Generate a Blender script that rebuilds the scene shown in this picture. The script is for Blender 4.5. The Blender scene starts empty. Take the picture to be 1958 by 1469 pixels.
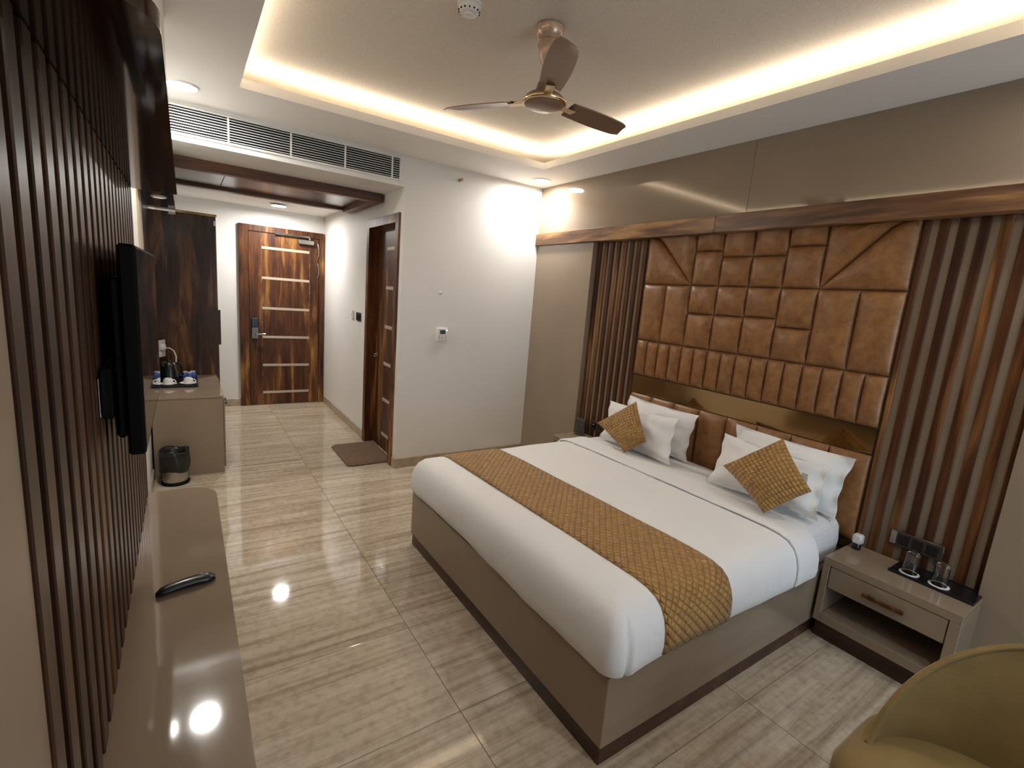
import bpy, math, random
from mathutils import Vector, Matrix
random.seed(7)
PI = math.pi
sc = bpy.context.scene
COL = sc.collection

# ------------------------------------------------------------------ camera
cam_d = bpy.data.cameras.new('camera')
cam_d.sensor_width = 36.0
cam_d.lens = 921.79 * 36.0 / 1958.0
cam_d.clip_start = 0.02
cam = bpy.data.objects.new('camera', cam_d)
COL.objects.link(cam)
pi_, ya_, ro_ = math.radians(-10.127), math.radians(-34.412), math.radians(4.638)
fw = Vector((-math.sin(ya_) * math.cos(pi_), math.cos(ya_) * math.cos(pi_), math.sin(pi_)))
rt = Vector((math.cos(ya_), math.sin(ya_), 0))
up = rt.cross(fw)
r2 = rt * math.cos(ro_) + up * math.sin(ro_)
u2 = -rt * math.sin(ro_) + up * math.cos(ro_)
mw = Matrix((r2, u2, -fw)).transposed().to_4x4()
mw.translation = Vector((0.319, 0.0, 1.776))
cam.matrix_world = mw
sc.camera = cam

# ------------------------------------------------------------------ view, world, lights
sc.view_settings.view_transform = 'Standard'
sc.view_settings.look = 'None'
sc.view_settings.gamma = 1.0
sc.view_settings.use_curve_mapping = False
sc.view_settings.exposure = 0.55
sc.cycles.max_bounces = 10
sc.cycles.diffuse_bounces = 5
sc.cycles.glossy_bounces = 5
sc.cycles.caustics_reflective = False
sc.cycles.caustics_refractive = False
sc.cycles.sample_clamp_indirect = 6.0

world = bpy.data.worlds.new('world')
sc.world = world
world.use_nodes = True
bg = world.node_tree.nodes['Background']
bg.inputs['Color'].default_value = (0.62, 0.80, 1.0, 1)
bg.inputs['Strength'].default_value = 1.2

WARM = (1.0, 0.90, 0.77)
COOL = (1.0, 0.96, 0.92)
DAY = (0.62, 0.80, 1.0)


def lamp(name, kind, loc, energy, color, rot=(0, 0, 0), **kw):
    d = bpy.data.lights.new(name, kind)
    d.energy = energy
    d.color = color
    for k, v in kw.items():
        setattr(d, k, v)
    o = bpy.data.objects.new(name, d)
    o.location = loc
    o.rotation_euler = rot
    COL.objects.link(o)
    return o


# daylight entering through the window in the wall behind the camera
lamp('window_daylight', 'AREA', (2.62, -1.655, 1.35), 23.0, DAY, (PI / 2, 0, 0), shape='RECTANGLE', size=1.5, size_y=2.0)
# cove lighting: LED tape lying on the ledge behind the lip of the ceiling tray, shining up
CX0, CX1, CY0, CY1, ZC, ZR, ZLIP = 0.646, 3.081, 0.59, 3.804, 2.951, 3.122, 3.008
COVE = 5.6
for nm, lx, ly, sx, sy in (('cove_light_left', CX0 - 0.055, (CY0 + CY1) / 2, 0.03, CY1 - CY0 + .1),
                           ('cove_light_right', CX1 + 0.055, (CY0 + CY1) / 2, 0.03, CY1 - CY0 + .1),
                           ('cove_light_far', (CX0 + CX1) / 2, CY1 + 0.055, CX1 - CX0 + .1, 0.03),
                           ('cove_light_near', (CX0 + CX1) / 2, CY0 - 0.055, CX1 - CX0 + .1, 0.03)):
    lamp(nm, 'AREA', (lx, ly, ZLIP + 0.012), COVE * max(sx, sy) / 3.0, WARM, (PI, 0, 0), shape='RECTANGLE', size=sx, size_y=sy)
# recessed downlights; the pair near the viewer is unseen, added for its light
DOWNS = [(0.344, 4.06, ZC, 14.0), (3.315, 4.14, ZC, 10.0), (3.315, 0.25, ZC, 3.0), (1.32, 6.90, 2.672, 21.0), (1.86, -0.35, ZC, 7.0)]
for x, y, z, pw in DOWNS:
    lamp('downlight_beam', 'AREA', (x, y, z - 0.016), pw, COOL, (0, 0, 0), shape='DISK', size=0.16, spread=math.radians(176))

# ------------------------------------------------------------------ materials
def new_mat(name):
    m = bpy.data.materials.new(name)
    m.use_nodes = True
    nt = m.node_tree
    return m, nt, nt.nodes, nt.links, nt.nodes['Principled BSDF']


def simple(name, col, rough=0.5, metal=0.0, spec=0.5, bump=0.0, bscale=200.0, vary=0.0, vscale=4.0, sheen=0.0, coat=0.0):
    m, nt, N, L, b = new_mat(name)
    b.inputs['Base Color'].default_value = (*col, 1)
    b.inputs['Roughness'].default_value = rough
    b.inputs['Metallic'].default_value = metal
    b.inputs['Specular IOR Level'].default_value = spec
    if sheen:
        b.inputs['Sheen Weight'].default_value = sheen
        b.inputs['Sheen Roughness'].default_value = 0.35
    if coat:
        b.inputs['Coat Weight'].default_value = coat
        b.inputs['Coat Roughness'].default_value = 0.05
    tc = N.new('ShaderNodeTexCoord')
    if vary:
        n = N.new('ShaderNodeTexNoise')
        n.inputs['Scale'].default_value = vscale
        n.inputs['Detail'].default_value = 4
        L.new(tc.outputs['Object'], n.inputs['Vector'])
        r = N.new('ShaderNodeValToRGB')
        r.color_ramp.elements[0].position = 0.3
        r.color_ramp.elements[1].position = 0.7
        r.color_ramp.elements[0].color = (*[c * (1 - vary) for c in col], 1)
        r.color_ramp.elements[1].color = (*[min(1, c * (1 + vary)) for c in col], 1)
        L.new(n.outputs['Fac'], r.inputs['Fac'])
        L.new(r.outputs['Color'], b.inputs['Base Color'])
    if bump:
        n2 = N.new('ShaderNodeTexNoise')
        n2.inputs['Scale'].default_value = bscale
        n2.inputs['Detail'].default_value = 3
        L.new(tc.outputs['Object'], n2.inputs['Vector'])
        bp = N.new('ShaderNodeBump')
        bp.inputs['Strength'].default_value = bump
        bp.inputs['Distance'].default_value = 0.004
        L.new(n2.outputs['Fac'], bp.inputs['Height'])
        L.new(bp.outputs['Normal'], b.inputs['Normal'])
    return m


def wood(name, axis, dark, mid, gold, amount=0.55, rough=0.28, across=9.0, along=0.55, spec=0.5):
    """Walnut laminate: long streaks along the given axis, golden sapwood where the noise is high."""
    m, nt, N, L, b = new_mat(name)
    tc = N.new('ShaderNodeTexCoord')
    oi = N.new('ShaderNodeObjectInfo')
    mul = N.new('ShaderNodeMath'); mul.operation = 'MULTIPLY'; mul.inputs[1].default_value = 43.7
    L.new(oi.outputs['Random'], mul.inputs[0])
    add = N.new('ShaderNodeVectorMath'); add.operation = 'ADD'
    L.new(tc.outputs['Object'], add.inputs[0])
    L.new(mul.outputs[0], add.inputs[1])
    mp = N.new('ShaderNodeMapping')
    s = [across] * 3
    s['xyz'.index(axis)] = along
    mp.inputs['Scale'].default_value = s
    L.new(add.outputs[0], mp.inputs['Vector'])
    n1 = N.new('ShaderNodeTexNoise')
    n1.inputs['Scale'].default_value = 1.0; n1.inputs['Detail'].default_value = 6; n1.inputs['Distortion'].default_value = 0.9
    L.new(mp.outputs[0], n1.inputs['Vector'])
    n2 = N.new('ShaderNodeTexNoise')
    n2.inputs['Scale'].default_value = 5.0; n2.inputs['Detail'].default_value = 4; n2.inputs['Distortion'].default_value = 0.3
    L.new(mp.outputs[0], n2.inputs['Vector'])
    r = N.new('ShaderNodeValToRGB')
    e = r.color_ramp.elements
    e[0].position = 0.30; e[0].color = (*dark, 1)
    e[1].position = amount; e[1].color = (*mid, 1)
    g = e.new(min(0.97, amount + 0.13)); g.color = (*gold, 1)
    L.new(n1.outputs['Fac'], r.inputs['Fac'])
    mx = N.new('ShaderNodeMix'); mx.data_type = 'RGBA'; mx.blend_type = 'MULTIPLY'
    mx.inputs['Factor'].default_value = 0.65
    r2_ = N.new('ShaderNodeValToRGB')
    r2_.color_ramp.elements[0].position = 0.35; r2_.color_ramp.elements[0].color = (0.35, 0.30, 0.28, 1)
    r2_.color_ramp.elements[1].position = 0.62; r2_.color_ramp.elements[1].color = (1, 1, 1, 1)
    L.new(n2.outputs['Fac'], r2_.inputs['Fac'])
    L.new(r.outputs['Color'], mx.inputs[6])
    L.new(r2_.outputs['Color'], mx.inputs[7])
    L.new(mx.outputs[2], b.inputs['Base Color'])
    b.inputs['Roughness'].default_value = rough
    b.inputs['Specular IOR Level'].default_value = spec
    bp = N.new('ShaderNodeBump'); bp.inputs['Strength'].default_value = 0.025; bp.inputs['Distance'].default_value = 0.002
    L.new(n2.outputs['Fac'], bp.inputs['Height'])
    L.new(bp.outputs['Normal'], b.inputs['Normal'])
    return m


def emit(name, col, strength):
    m, nt, N, L, b = new_mat(name)
    b.inputs['Base Color'].default_value = (0.9, 0.9, 0.9, 1)
    b.inputs['Emission Color'].default_value = (*col, 1)
    b.inputs['Emission Strength'].default_value = strength
    return m


DK, MD, GD = (0.030, 0.011, 0.006), (0.085, 0.029, 0.012), (0.30, 0.145, 0.045)
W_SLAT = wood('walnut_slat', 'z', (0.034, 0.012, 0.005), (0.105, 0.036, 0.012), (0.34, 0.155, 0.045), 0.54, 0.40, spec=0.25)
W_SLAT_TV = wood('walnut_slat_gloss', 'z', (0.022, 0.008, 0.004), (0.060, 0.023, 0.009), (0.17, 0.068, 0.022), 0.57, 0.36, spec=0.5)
W_DOOR = wood('walnut_door', 'z', (0.040, 0.014, 0.006), (0.13, 0.046, 0.015), (0.40, 0.20, 0.055), 0.53, 0.42, across=7.5, along=0.9, spec=0.3)
W_PANEL = wood('walnut_panel', 'z', (0.022, 0.008, 0.004), (0.070, 0.025, 0.010), (0.26, 0.115, 0.036), 0.54, 0.24, across=7.0, along=0.9)
W_BEAM = wood('walnut_beam', 'y', (0.080, 0.034, 0.015), (0.21, 0.098, 0.040), (0.46, 0.26, 0.10), 0.50, 0.36, across=8.0, along=0.8)
W_BOX = wood('walnut_ceiling_beam', 'x', (0.075, 0.028, 0.012), (0.19, 0.075, 0.028), (0.34, 0.16, 0.055), 0.56, 0.42)
W_CAN = wood('walnut_canopy', 'y', (0.022, 0.010, 0.006), (0.040, 0.017, 0.009), (0.075, 0.033, 0.014), 0.62, 0.07)
W_BOXP = wood('walnut_drop_panel', 'x', (0.024, 0.010, 0.006), (0.050, 0.019, 0.010), (0.10, 0.042, 0.017), 0.60, 0.24)
W_PLINTH = wood('walnut_plinth', 'x', DK, MD, (0.16, 0.065, 0.025), 0.62, 0.35)
W_PLINTHY = wood('walnut_plinth_side', 'y', DK, MD, (0.16, 0.065, 0.025), 0.62, 0.35)

LAM = simple('taupe_laminate', (0.280, 0.212, 0.148), 0.065, vary=0.05, vscale=3.0)
LAM_W = simple('taupe_wall_laminate', (0.29, 0.222, 0.155), 0.045, vary=0.04, vscale=2.0, bump=0.004, bscale=3.0, coat=0.7)
LAM_M = simple('taupe_matte_laminate', (0.28, 0.212, 0.148), 0.34, vary=0.05, vscale=3.0, bump=0.03, bscale=8.0)
LAM_GAP = simple('taupe_backing', (0.265, 0.205, 0.145), 0.35, vary=0.05)
PAINT = simple('white_wall_paint', (0.80, 0.785, 0.75), 0.55, bump=0.05, bscale=60.0, vary=0.02, vscale=1.5)
CEIL = simple('ceiling_paint', (0.86, 0.84, 0.80), 0.6, bump=0.03, bscale=50.0)
CREAM = simple('cream_paint', (0.62, 0.52, 0.38), 0.5)
STONE = simple('skirting_stone', (0.42, 0.34, 0.25), 0.25, vary=0.15, vscale=14.0)
BLACK = simple('black_plastic', (0.008, 0.008, 0.009), 0.25)
BLACKM = simple('black_matte', (0.004, 0.004, 0.004), 0.7, spec=0.15)
TVB = simple('black_tv_shell', (0.002, 0.002, 0.002), 0.5, spec=0.15)
SCREEN = simple('screen_glass', (0.004, 0.004, 0.005), 0.025, spec=0.6)
STEEL = simple('brushed_steel', (0.50, 0.46, 0.41), 0.30, 1.0)
CHROME = simple('chrome', (0.80, 0.79, 0.77), 0.10, 1.0)
BRONZE = simple('bronze_mirror', (0.42, 0.29, 0.15), 0.10, 1.0)
CHAMP = simple('champagne_paint', (0.58, 0.42, 0.30), 0.25, 0.3)
FANB = simple('fan_brown', (0.26, 0.165, 0.105), 0.35, 0.2)
FANT = simple('fan_trim', (0.75, 0.58, 0.36), 0.18, 1.0)
WPLAST = simple('white_plastic', (0.80, 0.79, 0.76), 0.35)
PORC = simple('white_porcelain', (0.82, 0.80, 0.77), 0.12)
PAPER = simple('white_paper', (0.80, 0.80, 0.78), 0.7)
INLAY = simple('beige_inlay', (0.48, 0.39, 0.29), 0.3)
LINER = simple('black_bin_liner', (0.010, 0.010, 0.009), 0.3, bump=0.5, bscale=30.0)
BLUEP = simple('blue_sachet', (0.05, 0.11, 0.36), 0.35, vary=0.5, vscale=60)
MAT_RUG = simple('brown_pile', (0.17, 0.105, 0.06), 0.95, bump=1.0, bscale=220.0, vary=0.25, vscale=60)
DARKWD = simple('dark_switch_plate', (0.05, 0.032, 0.024), 0.3)
DLIGHT = emit('downlight_diffuser', (1.0, 0.95, 0.90), 24.0)
DLIGHT_DIM = emit('downlight_dim', (1.0, 0.85, 0.7), 0.35)
LEDTAPE = emit('led_tape', (1.0, 0.76, 0.50), 3.0)
LEDGREEN = emit('green_led', (0.35, 1.0, 0.75), 1.6)
LCD = simple('lcd_glass', (0.05, 0.07, 0.08), 0.15)
VELVET = simple('olive_velvet', (0.225, 0.148, 0.044), 0.75, sheen=0.35, bump=0.15, bscale=90.0, vary=0.14, vscale=7.0)


def wallpaper():
    m, nt, N, L, b = new_mat('ceiling_wallpaper')
    tc = N.new('ShaderNodeTexCoord')
    n = N.new('ShaderNodeTexNoise'); n.inputs['Scale'].default_value = 120; n.inputs['Detail'].default_value = 2
    L.new(tc.outputs['Object'], n.inputs['Vector'])
    r = N.new('ShaderNodeValToRGB')
    r.color_ramp.elements[0].position = 0.35; r.color_ramp.elements[0].color = (0.68, 0.61, 0.52, 1)
    r.color_ramp.elements[1].position = 0.65; r.color_ramp.elements[1].color = (0.76, 0.69, 0.59, 1)
    L.new(n.outputs['Fac'], r.inputs['Fac'])
    L.new(r.outputs['Color'], b.inputs['Base Color'])
    b.inputs['Roughness'].default_value = 0.7
    return m


def leather():
    m, nt, N, L, b = new_mat('tan_leather')
    tc = N.new('ShaderNodeTexCoord')
    n = N.new('ShaderNodeTexNoise'); n.inputs['Scale'].default_value = 18; n.inputs['Detail'].default_value = 7; n.inputs['Roughness'].default_value = 0.65
    L.new(tc.outputs['Object'], n.inputs['Vector'])
    r = N.new('ShaderNodeValToRGB')
    r.color_ramp.elements[0].position = 0.3; r.color_ramp.elements[0].color = (0.180, 0.078, 0.025, 1)
    r.color_ramp.elements[1].position = 0.72; r.color_ramp.elements[1].color = (0.345, 0.163, 0.055, 1)
    L.new(n.outputs['Fac'], r.inputs['Fac'])
    L.new(r.outputs['Color'], b.inputs['Base Color'])
    b.inputs['Roughness'].default_value = 0.40
    v = N.new('ShaderNodeTexNoise'); v.inputs['Scale'].default_value = 140; v.inputs['Detail'].default_value = 3
    L.new(tc.outputs['Object'], v.inputs['Vector'])
    bp = N.new('ShaderNodeBump'); bp.inputs['Strength'].default_value = 0.12; bp.inputs['Distance'].default_value = 0.003
    L.new(v.outputs['Fac'], bp.inputs['Height'])
    L.new(bp.outputs['Normal'], b.inputs['Normal'])
    return m


def tile_mat():
    m, nt, N, L, b = new_mat('polished_travertine_tile')
    tc = N.new('ShaderNodeTexCoord')
    oi = N.new('ShaderNodeObjectInfo')
    mul = N.new('ShaderNodeMath'); mul.operation = 'MULTIPLY'; mul.inputs[1].default_value = 61.3
    L.new(oi.outputs['Random'], mul.inputs[0])
    add = N.new('ShaderNodeVectorMath'); add.operation = 'ADD'
    L.new(tc.outputs['Object'], add.inputs[0]); L.new(mul.outputs[0], add.inputs[1])
    mp = N.new('ShaderNodeMapping'); mp.inputs['Scale'].default_value = (0.9, 22.0, 1.0); mp.inputs['Rotation'].default_value = (0, 0, 0.04)
    L.new(add.outputs[0], mp.inputs['Vector'])
    n1 = N.new('ShaderNodeTexNoise'); n1.inputs['Scale'].default_value = 1.0; n1.inputs['Detail'].default_value = 7; n1.inputs['Roughness'].default_value = 0.62; n1.inputs['Distortion'].default_value = 0.5
    L.new(mp.outputs[0], n1.inputs['Vector'])
    r = N.new('ShaderNodeValToRGB')
    e = r.color_ramp.elements
    e[0].position = 0.34; e[0].color = (0.330, 0.255, 0.178, 1)
    e[1].position = 0.64; e[1].color = (0.600, 0.520, 0.405, 1)
    k = e.new(0.47); k.color = (0.480, 0.398, 0.295, 1)
    L.new(n1.outputs['Fac'], r.inputs['Fac'])
    n2 = N.new('ShaderNodeTexNoise'); n2.inputs['Scale'].default_value = 26; n2.inputs['Detail'].default_value = 5
    L.new(add.outputs[0], n2.inputs['Vector'])
    r3 = N.new('ShaderNodeValToRGB')
    r3.color_ramp.elements[0].position = 0.34; r3.color_ramp.elements[0].color = (0.78, 0.75, 0.72, 1)
    r3.color_ramp.elements[1].position = 0.55; r3.color_ramp.elements[1].color = (1, 1, 1, 1)
    L.new(n2.outputs['Fac'], r3.inputs['Fac'])
    mx = N.new('ShaderNodeMix'); mx.data_type = 'RGBA'; mx.blend_type = 'MULTIPLY'; mx.inputs['Factor'].default_value = 0.7
    L.new(r.outputs['Color'], mx.inputs[6]); L.new(r3.outputs['Color'], mx.inputs[7])
    L.new(mx.outputs[2], b.inputs['Base Color'])
    b.inputs['Roughness'].default_value = 0.05
    b.inputs['Specular IOR Level'].default_value = 0.6
    return m


def linen(name='white_linen', col=(0.82, 0.82, 0.81), stripes=0.0):
    m, nt, N, L, b = new_mat(name)
    b.inputs['Base Color'].default_value = (*col, 1)
    b.inputs['Roughness'].default_value = 0.8
    b.inputs['Sheen Weight'].default_value = 0.15
    tc = N.new('ShaderNodeTexCoord')
    n = N.new('ShaderNodeTexNoise'); n.inputs['Scale'].default_value = 9; n.inputs['Detail'].default_value = 6; n.inputs['Roughness'].default_value = 0.6
    mp = N.new('ShaderNodeMapping'); mp.inputs['Scale'].default_value = (1, 1, 1)
    L.new(tc.outputs['Object'], mp.inputs['Vector'])
    L.new(mp.outputs[0], n.inputs['Vector'])
    w = N.new('ShaderNodeTexWave'); w.inputs['Scale'].default_value = 28; w.inputs['Distortion'].default_value = 0.6; w.wave_type = 'BANDS'; w.bands_direction = 'Z'
    L.new(tc.outputs['Object'], w.inputs['Vector'])
    ma = N.new('ShaderNodeMath'); ma.operation = 'MULTIPLY_ADD'; ma.inputs[1].default_value = stripes
    L.new(w.outputs['Fac'], ma.inputs[0]); L.new(n.outputs['Fac'], ma.inputs[2])
    bp = N.new('ShaderNodeBump'); bp.inputs['Strength'].default_value = 0.35; bp.inputs['Distance'].default_value = 0.012
    L.new(ma.outputs[0], bp.inputs['Height'])
    L.new(bp.outputs['Normal'], b.inputs['Normal'])
    return m


def quilt(name, scale, diag):
    """Gold velvet stitched in a grid of little pads (UV in metres)."""
    m, nt, N, L, b = new_mat(name)
    tc = N.new('ShaderNodeTexCoord')
    mp = N.new('ShaderNodeMapping'); mp.inputs['Scale'].default_value = (scale, scale, 1)
    mp.inputs['Rotation'].default_value = (0, 0, PI / 4 if diag else 0)
    L.new(tc.outputs['UV'], mp.inputs['Vector'])
    sx = N.new('ShaderNodeSeparateXYZ'); L.new(mp.outputs[0], sx.inputs[0])
    hs = []
    for i in range(2):
        f = N.new('ShaderNodeMath'); f.operation = 'SINE'; L.new(sx.outputs[i], f.inputs[0])
        a = N.new('ShaderNodeMath'); a.operation = 'ABSOLUTE'; L.new(f.outputs[0], a.inputs[0])
        p = N.new('ShaderNodeMath'); p.operation = 'POWER'; p.inputs[1].default_value = 0.45; L.new(a.outputs[0], p.inputs[0])
        hs.append(p)
    mul = N.new('ShaderNodeMath'); mul.operation = 'MULTIPLY'
    L.new(hs[0].outputs[0], mul.inputs[0]); L.new(hs[1].outputs[0], mul.inputs[1])
    n = N.new('ShaderNodeTexNoise'); n.inputs['Scale'].default_value = 22; n.inputs['Detail'].default_value = 4
    L.new(tc.outputs['Object'], n.inputs['Vector'])
    r = N.new('ShaderNodeValToRGB')
    r.color_ramp.elements[0].position = 0.3; r.color_ramp.elements[0].color = (0.35, 0.178, 0.040, 1)
    r.color_ramp.elements[1].position = 0.7; r.color_ramp.elements[1].color = (0.49, 0.262, 0.066, 1)
    L.new(n.outputs['Fac'], r.inputs['Fac'])
    mx = N.new('ShaderNodeMix'); mx.data_type = 'RGBA'; mx.blend_type = 'MULTIPLY'; mx.inputs['Factor'].default_value = 0.48
    rr = N.new('ShaderNodeValToRGB'); rr.color_ramp.elements[0].color = (0.4, 0.36, 0.3, 1); rr.color_ramp.elements[1].position = 0.70
    L.new(mul.outputs[0], rr.inputs['Fac'])
    L.new(r.outputs['Color'], mx.inputs[6]); L.new(rr.outputs['Color'], mx.inputs[7])
    L.new(mx.outputs[2], b.inputs['Base Color'])
    b.inputs['Roughness'].default_value = 0.5
    b.inputs['Sheen Weight'].default_value = 0.25
    b.inputs['Sheen Roughness'].default_value = 0.3
    bp = N.new('ShaderNodeBump'); bp.inputs['Strength'].default_value = 1.0; bp.inputs['Distance'].default_value = 0.010
    L.new(mul.outputs[0], bp.inputs['Height'])
    L.new(bp.outputs['Normal'], b.inputs['Normal'])
    return m


def glass_mat(name, col=(1, 1, 1), rough=0.0):
    m, nt, N, L, b = new_mat(name)
    b.inputs['Base Color'].default_value = (*col, 1)
    b.inputs['Roughness'].default_value = rough
    b.inputs['Transmission Weight'].default_value = 1.0
    b.inputs['IOR'].default_value = 1.45
    return m


def card_mat():
    """Printed price card: rows of small unreadable dark text on white."""
    m, nt, N, L, b = new_mat('printed_card')
    tc = N.new('ShaderNodeTexCoord')
    sx = N.new('ShaderNodeSeparateXYZ'); L.new(tc.outputs['Object'], sx.inputs[0])
    mu = N.new('ShaderNodeMath'); mu.operation = 'MULTIPLY'; mu.inputs[1].default_value = 34.0; L.new(sx.outputs[2], mu.inputs[0])
    fr = N.new('ShaderNodeMath'); fr.operation = 'FRACT'; L.new(mu.outputs[0], fr.inputs[0])
    lt = N.new('ShaderNodeMath'); lt.operation = 'LESS_THAN'; lt.inputs[1].default_value = 0.30; L.new(fr.outputs[0], lt.inputs[0])
    n = N.new('ShaderNodeTexNoise'); n.inputs['Scale'].default_value = 90; L.new(tc.outputs['Object'], n.inputs['Vector'])
    gt = N.new('ShaderNodeMath'); gt.operation = 'GREATER_THAN'; gt.inputs[1].default_value = 0.42; L.new(n.outputs['Fac'], gt.inputs[0])
    ml = N.new('ShaderNodeMath'); ml.operation = 'MULTIPLY'; L.new(lt.outputs[0], ml.inputs[0]); L.new(gt.outputs[0], ml.inputs[1])
    mx = N.new('ShaderNodeMix'); mx.data_type = 'RGBA'
    mx.inputs[6].default_value = (0.72, 0.70, 0.66, 1); mx.inputs[7].default_value = (0.10, 0.09, 0.09, 1)
    L.new(ml.outputs[0], mx.inputs[0])
    L.new(mx.outputs[2], b.inputs['Base Color'])
    b.inputs['Roughness'].default_value = 0.4
    return m


WPAPER = wallpaper(); LEATHER = leather(); TILE = tile_mat()
LINEN = linen(); LINEN_S = linen('white_striped_sheet', (0.78, 0.78, 0.77), 0.35)
QUILT_R = quilt('gold_quilted_runner', 105.0, True); QUILT_C = quilt('gold_quilted_cushion', 122.0, False)
GLASS = glass_mat('clear_glass'); ACRYL = glass_mat('clear_acrylic'); PANE = glass_mat('window_glass')
CARD = card_mat()


# ------------------------------------------------------------------ mesh builder
class M:
    def __init__(s):
        s.v = []; s.f = []; s.uv = None

    def quad(s, a, b, c, d):
        n = len(s.v); s.v += [tuple(a), tuple(b), tuple(c), tuple(d)]; s.f.append((n, n + 1, n + 2, n + 3)); return s

    def box(s, x0, x1, y0, y1, z0, z1, c=0.0):
        if x0 > x1: x0, x1 = x1, x0
        if y0 > y1: y0, y1 = y1, y0
        if z0 > z1: z0, z1 = z1, z0
        c = min(c, (x1 - x0) * .45, (y1 - y0) * .45, (z1 - z0) * .45)
        n = len(s.v)
        if c <= 0:
            s.v += [(x, y, z) for x in (x0, x1) for y in (y0, y1) for z in (z0, z1)]
            for q in ((0, 1, 3, 2), (4, 6, 7, 5), (0, 4, 5, 1), (2, 3, 7, 6), (0, 2, 6, 4), (1, 5, 7, 3)):
                s.f.append(tuple(n + i for i in q))
            return s
        ix = {}
        P = (x0, x1), (y0, y1), (z0, z1)
        for i in range(2):
            for j in range(2):
                for k in range(2):
                    for a in range(3):   # a = axis whose face this vertex lies on
                        p = [P[0][i], P[1][j], P[2][k]]
                        for ax, sd in enumerate((i, j, k)):
                            if ax != a:
                                p[ax] += c if sd == 0 else -c
                        ix[i, j, k, a] = len(s.v); s.v.append(tuple(p))
        for sd in range(2):
            for a, b1, b2 in ((0, 1, 2), (1, 2, 0), (2, 0, 1)):
                q = []
                for u, w in ((0, 0), (1, 0), (1, 1), (0, 1)):
                    t = [0, 0, 0]; t[a] = sd; t[b1] = u; t[b2] = w
                    q.append(ix[t[0], t[1], t[2], a])
                s.f.append(tuple(q if sd else q[::-1]))
        for a, b1, b2 in ((0, 1, 2), (1, 2, 0), (2, 0, 1)):     # edges parallel to a
            for u in range(2):
                for w in range(2):
                    t0 = [0, 0, 0]; t0[b1] = u; t0[b2] = w; t1 = list(t0); t1[a] = 1
                    q = (ix[(*t0, b1)], ix[(*t1, b1)], ix[(*t1, b2)], ix[(*t0, b2)])
                    s.f.append(q if (u + w) % 2 else q[::-1])
        for i in range(2):
            for j in range(2):
                for k in range(2):
                    q = tuple(ix[i, j, k, a] for a in range(3))
                    s.f.append(q if (i + j + k) % 2 else q[::-1])
        return s

    def grid(s, rows, close_u=False, close_v=False, uv=None):
        """rows: list of equal-length point lists."""
        n = len(s.v); R = len(rows); K = len(rows[0])
        for r in rows:
            s.v += [tuple(p) for p in r]
        if uv is not None:
            if s.uv is None: s.uv = {}
            for i in range(R):
                for j in range(K):
                    s.uv[n + i * K + j] = uv[i][j]
        for i in range(R if close_v else R - 1):
            for j in range(K if close_u else K - 1):
                a, b = n + i * K + j, n + i * K + (j + 1) % K
                c, d = n + ((i + 1) % R) * K + (j + 1) % K, n + ((i + 1) % R) * K + j
                s.f.append((a, b, c, d))
        return s

    def cap(s, pts):
        n = len(s.v); s.v += [tuple(p) for p in pts]; s.f.append(tuple(range(n, n + len(pts)))); return s

    def lathe(s, prof, cx, cy, n=24, sq=1.0):
        rows = [[(cx + r * math.cos(2 * PI * k / n), cy + sq * r * math.sin(2 * PI * k / n), z) for k in range(n)] for r, z in prof]
        s.grid(rows, close_u=True)
        if prof[0][0] > 1e-6: s.cap(rows[0][::-1])
        if prof[-1][0] > 1e-6: s.cap(rows[-1])
        return s

    def tube(s, pts, r, n=8, caps=True):
        pts = [Vector(p) for p in pts]
        rows = []; prev = None
        for i, p in enumerate(pts):
            t = (pts[min(i + 1, len(pts) - 1)] - pts[max(i - 1, 0)]).normalized()
            a = prev if prev is not None else (Vector((0, 0, 1)) if abs(t.z) < .9 else Vector((1, 0, 0)))
            b = t.cross(a).normalized(); a = b.cross(t).normalized(); prev = a
            rr = r[i] if isinstance(r, (list, tuple)) else r
            rows.append([p + (a * math.cos(2 * PI * k / n) + b * math.sin(2 * PI * k / n)) * rr for k in range(n)])
        s.grid(rows, close_u=True)
        if caps: s.cap(rows[0][::-1]); s.cap(rows[-1])
        return s

    def prism(s, outline, z0, z1):
        """outline: ccw (x, y) list."""
        lo = [(x, y, z0) for x, y in outline]; hi = [(x, y, z1) for x, y in outline]
        s.grid([lo, hi], close_u=True); s.cap(lo[::-1]); s.cap(hi); return s

    def xform(s, fn, start=0):
        s.v = s.v[:start] + [tuple(fn(Vector(p))) for p in s.v[start:]]; return s


def tagset(o, label=None, cat=None, group=None, kind=None):
    if label: o['label'] = label
    if cat: o['category'] = cat
    if group: o['group'] = group
    if kind: o['kind'] = kind
    return o


def base(o):
    while o.parent: o = o.parent
    return o.location


def build(name, m, mat, parent=None, smooth=None, label=None, cat=None, group=None, kind=None, loc=None):
    """One mesh object from builder m (world coordinates). smooth = angle in degrees or None for flat."""
    off = Vector(base(parent)) if parent else Vector(loc or (0, 0, 0))
    me = bpy.data.meshes.new(name)
    me.from_pydata([tuple(Vector(p) - off) for p in m.v], [], m.f)
    me.materials.append(mat)
    if m.uv:
        ul = me.uv_layers.new(name='uv')
        for lp in me.loops:
            ul.data[lp.index].uv = m.uv.get(lp.vertex_index, (0, 0))
    me.validate()
    me.update()
    if smooth is not None:
        me.shade_smooth()
        if smooth < 170:
            me.set_sharp_from_angle(angle=math.radians(smooth))
    o = bpy.data.objects.new(name, me)
    COL.objects.link(o)
    if parent: o.parent = parent
    else: o.location = off
    return tagset(o, label, cat, group, kind)


def thing(name, label, cat, loc, group=None, kind=None):
    o = bpy.data.objects.new(name, None)
    o.empty_display_size = 0.1
    o.location = loc
    COL.objects.link(o)
    return tagset(o, label, cat, group, kind)


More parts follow.
